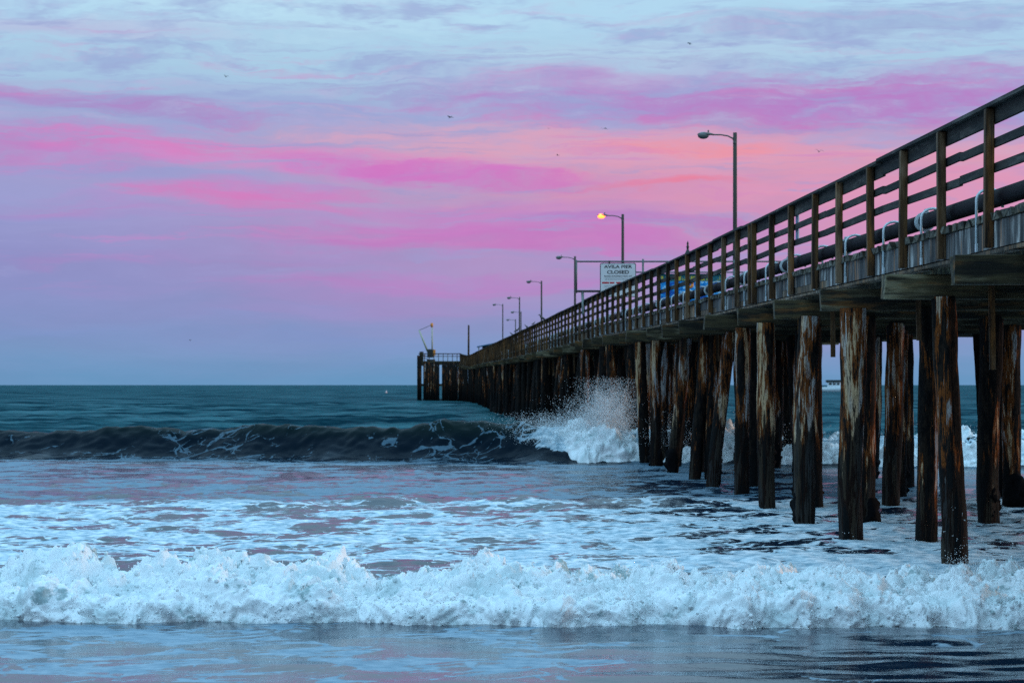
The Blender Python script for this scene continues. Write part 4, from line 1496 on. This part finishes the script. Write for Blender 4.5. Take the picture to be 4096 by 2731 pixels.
M_crane = plain('crane_paint', (0.42, 0.40, 0.28), 0.5, 0.0, 0.2, 3.0)
cb0 = cp(1724, 1432)
cb0.z = EZ - 1.17
cr = empty('jib_crane', cb0, 'small jib crane with raised boom and orange housing at the pier end', 'crane')
def crp(name, pts, r, mat, seg=8):
    bm = bmesh.new(); bm_tube(bm, [p - cb0 for p in pts], r, seg)
    return link(name, bm_done(bm, name), mat, cr)
crp('mast', [cp(1729, 1420), cp(1728, 1300)], [0.13, 0.09], M_crane)
crp('boom', [cp(1715, 1416), cp(1676, 1320)], [0.15, 0.12], M_crane)
crp('cable', [cp(1676, 1321), cp(1727, 1299)], 0.045, M_lamp, 6)
crp('mast_head', [cp(1727, 1292), cp(1728, 1308)], [0.22, 0.18], M_org)
hb = box_part('housing', cp(1722, 1413) - cb0, (1.0, 0.9, 1.3), M_blk, cr, 0.05)
box_part('orange_panel', cp(1738, 1410) - cb0 + Vector((0, -0.47, 0)), (0.35, 0.05, 0.9), M_org, cr, 0.01)
box_part('crane_base', Vector((0, 0, 0.15)), (1.3, 1.1, 0.3), M_blk, cr, 0.03)

# ------------------------------------------------------------------ birds
M_gull = plain('gull_feathers', (0.10, 0.10, 0.105), 0.8, 0.0, 0.35, 10.0)


def gull_mesh(flap, name):
    bm = bmesh.new()
    # body
    prof = [(-0.27, 0.008), (-0.20, 0.035), (-0.08, 0.065), (0.05, 0.070), (0.14, 0.05), (0.18, 0.042), (0.22, 0.045), (0.26, 0.03), (0.29, 0.014), (0.34, 0.004)]
    bm_tube(bm, [(0, y, 0.012 * (y > 0.15)) for y, r in prof], [r for y, r in prof], 8)
    # wings: thick tapered panels in two sections
    for s in (-1, 1):
        sec = [(0.03, 0.10, -0.10, 0.02, 0.0), (0.22, 0.14, -0.06, 0.02, 0.22 * flap), (0.38, 0.13, -0.03, 0.014, 0.27 * flap), (0.55, 0.05, -0.07, 0.008, 0.20 * flap), (0.68, -0.08, -0.12, 0.004, 0.10 * flap)]
        rings = []
        for x, yl, yt, th_, z in sec:
            rings.append([bm.verts.new((s * x, yl, z)), bm.verts.new((s * x, (yl + yt) / 2, z + th_)), bm.verts.new((s * x, yt, z)), bm.verts.new((s * x, (yl + yt) / 2, z - th_ * 0.5))])
        for i in range(len(rings) - 1):
            for k in range(4):
                bm.faces.new((rings[i][k], rings[i][(k + 1) % 4], rings[i + 1][(k + 1) % 4], rings[i + 1][k])).smooth = True
        bm.faces.new(rings[0]); bm.faces.new(rings[-1])
    # tail fan
    tv = [bm.verts.new(c) for c in ((-0.02, -0.22, 0.008), (0.02, -0.22, 0.008), (0.07, -0.38, 0.004), (-0.07, -0.38, 0.004), (-0.02, -0.22, -0.008), (0.02, -0.22, -0.008), (0.07, -0.38, -0.004), (-0.07, -0.38, -0.004))]
    for f in ((0, 1, 2, 3), (4, 7, 6, 5), (0, 4, 5, 1), (1, 5, 6, 2), (2, 6, 7, 3), (3, 7, 4, 0)):
        bm.faces.new([tv[i] for i in f])
    me = bm_done(bm, name); me.materials.append(M_gull)
    return me


gulls = [gull_mesh(1.0, 'seagull'), gull_mesh(-0.5, 'seagull'), gull_mesh(0.5, 'seagull')]
for k, (x, y, span, rz, rx, lab) in enumerate([
    (519, 177, 9, 40, 0, 'lone seagull high in the pale sky on the left'),
    (1584, 100, 12, 60, 15, 'highest seagull, in the pale sky above the street lamps'),
    (1034, 270, 12, 50, -20, 'seagull against the pink streak left of the lamps, apart from the rest'),
    (1260, 296, 8, 20, 0, 'faint seagull left of its dark neighbour above the lit lamp'),
    (1390, 295, 12, -30, 10, 'dark seagull directly above the glowing street lamp'),
    (1281, 357, 8, 70, 0, 'tiny seagull lowest of the three above the sign'),
    (1881, 349, 21, 12, 5, 'largest seagull, wings spread, right of the tall near lamp'),
    (437, 781, 6, 80, 0, 'tiny distant seagull low over the sea on the left'),
]):
    d = 1.36 * 5690 / span * (0.9 if abs(rz) < 30 else 0.55)
    o = link('seagull', gulls[k % 3])
    o.location = ((x - 1176) * d / 5690, d, CAMZ + (884 - y) * d / 5690)
    o.rotation_euler = (R(rx), R(8), R(rz))
    tag(o, lab, 'seagull', 'seagulls in flight')

M_perch = plain('perched_bird', (0.05, 0.05, 0.048), 0.8, 0.0, 0.3, 10.0)
bm = bmesh.new()
prof = [((-0.36, 0, 0.12), 0.015), ((-0.26, 0, 0.17), 0.05), ((-0.10, 0, 0.25), 0.10), ((0.05, 0, 0.33), 0.105), ((0.14, 0, 0.42), 0.06), ((0.17, 0, 0.50), 0.042), ((0.20, 0, 0.56), 0.05), ((0.25, 0, 0.56), 0.036), ((0.31, 0, 0.53), 0.014), ((0.38, 0, 0.50), 0.005)]
bm_tube(bm, [p for p, r in prof], [r for p, r in prof], 10)
for s in (-0.04, 0.04):
    bm_tube(bm, [(0.0, s, 0.28), (0.02, s, 0.10), (0.0, s, 0.012)], [0.02, 0.012, 0.012], 6)
    bm_tube(bm, [(-0.03, s, 0.008), (0.09, s, 0.008)], [0.012, 0.01], 6)
perch_me = bm_done(bm, 'perched_bird'); perch_me.materials.append(M_perch)
for k, (X_, s, rz, lab) in enumerate([(2168, 0.62, 180, 'largest dark bird perched on the railing below a lamp pole'), (2134, 0.36, 0, 'small bird perched on the railing, left of the largest one'),
                                      (2106, 0.42, 160, 'small bird perched on the railing between two lamp poles'), (2068, 0.62, 0, 'bird perched on the railing at the foot of the doubled poles'), (2046, 0.42, 180, 'leftmost bird perched on the pier railing')]):
    # find the depth where the near rail passes this column of the picture
    lo_, hi_ = 90.0, 380.0
    for _ in range(40):
        m_ = (lo_ + hi_) / 2
        if px_of(rail(m_)[0] - 0.075, m_) > X_: lo_ = m_
        else: hi_ = m_
    q = pt(lo_, -0.075, 0.0)
    o = link('perched_bird', perch_me)
    o.location = q
    o.rotation_euler = (0, 0, R(rz))
    o.scale = (s, s, s)
    tag(o, lab, 'bird', 'birds perched on the railing')

# ------------------------------------------------------------------ boat and buoy far out
BD = 900.0
M_hull = plain('boat_white', (0.62, 0.66, 0.68), 0.5, 0.0, 0.1, 0.8)
M_dark = plain('boat_dark', (0.025, 0.035, 0.035), 0.6, 0.0, 0.2, 0.8)
bx0 = (3333 - 2048) * BD / FPX
boat = empty('moored_boat', (bx0, BD, -0.1), 'distant white hulled boat glimpsed between the pilings', 'boat')
bm = bmesh.new()
secs = []
for x, w, zb_, zt_ in [(-6.5, 1.6, 0.0, 1.6), (-4, 1.9, -0.4, 1.6), (0, 2.0, -0.5, 1.7), (3, 1.7, -0.4, 2.0), (5.4, 0.8, 0.0, 2.4), (6.8, 0.05, 1.2, 2.7)]:
    secs.append([bm.verts.new((x, -w, zt_)), bm.verts.new((x, -w * 0.75, zb_ + 0.3)), bm.verts.new((x, 0, zb_)), bm.verts.new((x, w * 0.75, zb_ + 0.3)), bm.verts.new((x, w, zt_))])
for i in range(len(secs) - 1):
    for k in range(4):
        bm.faces.new((secs[i][k], secs[i][k + 1], secs[i + 1][k + 1], secs[i + 1][k])).smooth = True
    bm.faces.new((secs[i][0], secs[i + 1][0], secs[i + 1][4], secs[i][4]))
bm.faces.new(secs[0])
link('hull', bm_done(bm, 'hull'), M_hull, boat)
box_part('cabin', (0.2, 0, 2.5), (4.4, 2.6, 1.9), M_hull, boat, 0.15)
box_part('cabin_roof', (0.2, 0, 3.75), (5.6, 3.0, 0.9), M_dark, boat, 0.1)
for xk in (-1.2, 0.2, 1.6):
    box_part('cabin_window', (xk, -1.31, 2.75), (1.0, 0.06, 0.7), M_dark, boat, 0.02)
BU = 700.0
bm = bmesh.new()
prof = [(0.05, -0.3), (0.45, -0.1), (0.55, 0.2), (0.5, 0.6), (0.3, 0.95), (0.12, 1.1), (0.1, 1.5), (0.02, 1.55)]
bm_tube(bm, [(0, 0, z) for r, z in prof], [r for r, z in prof], 12)
bu = link('buoy', bm_done(bm, 'buoy'), plain('buoy_paint', (0.75, 0.50, 0.48), 0.5))
bu.scale = (0.5, 0.5, 0.5)
bu.location = ((1545 - 2048) * BU / FPX, BU, 0.0)
tag(bu, 'tiny pale pink buoy floating near the horizon left of the pier', 'buoy')
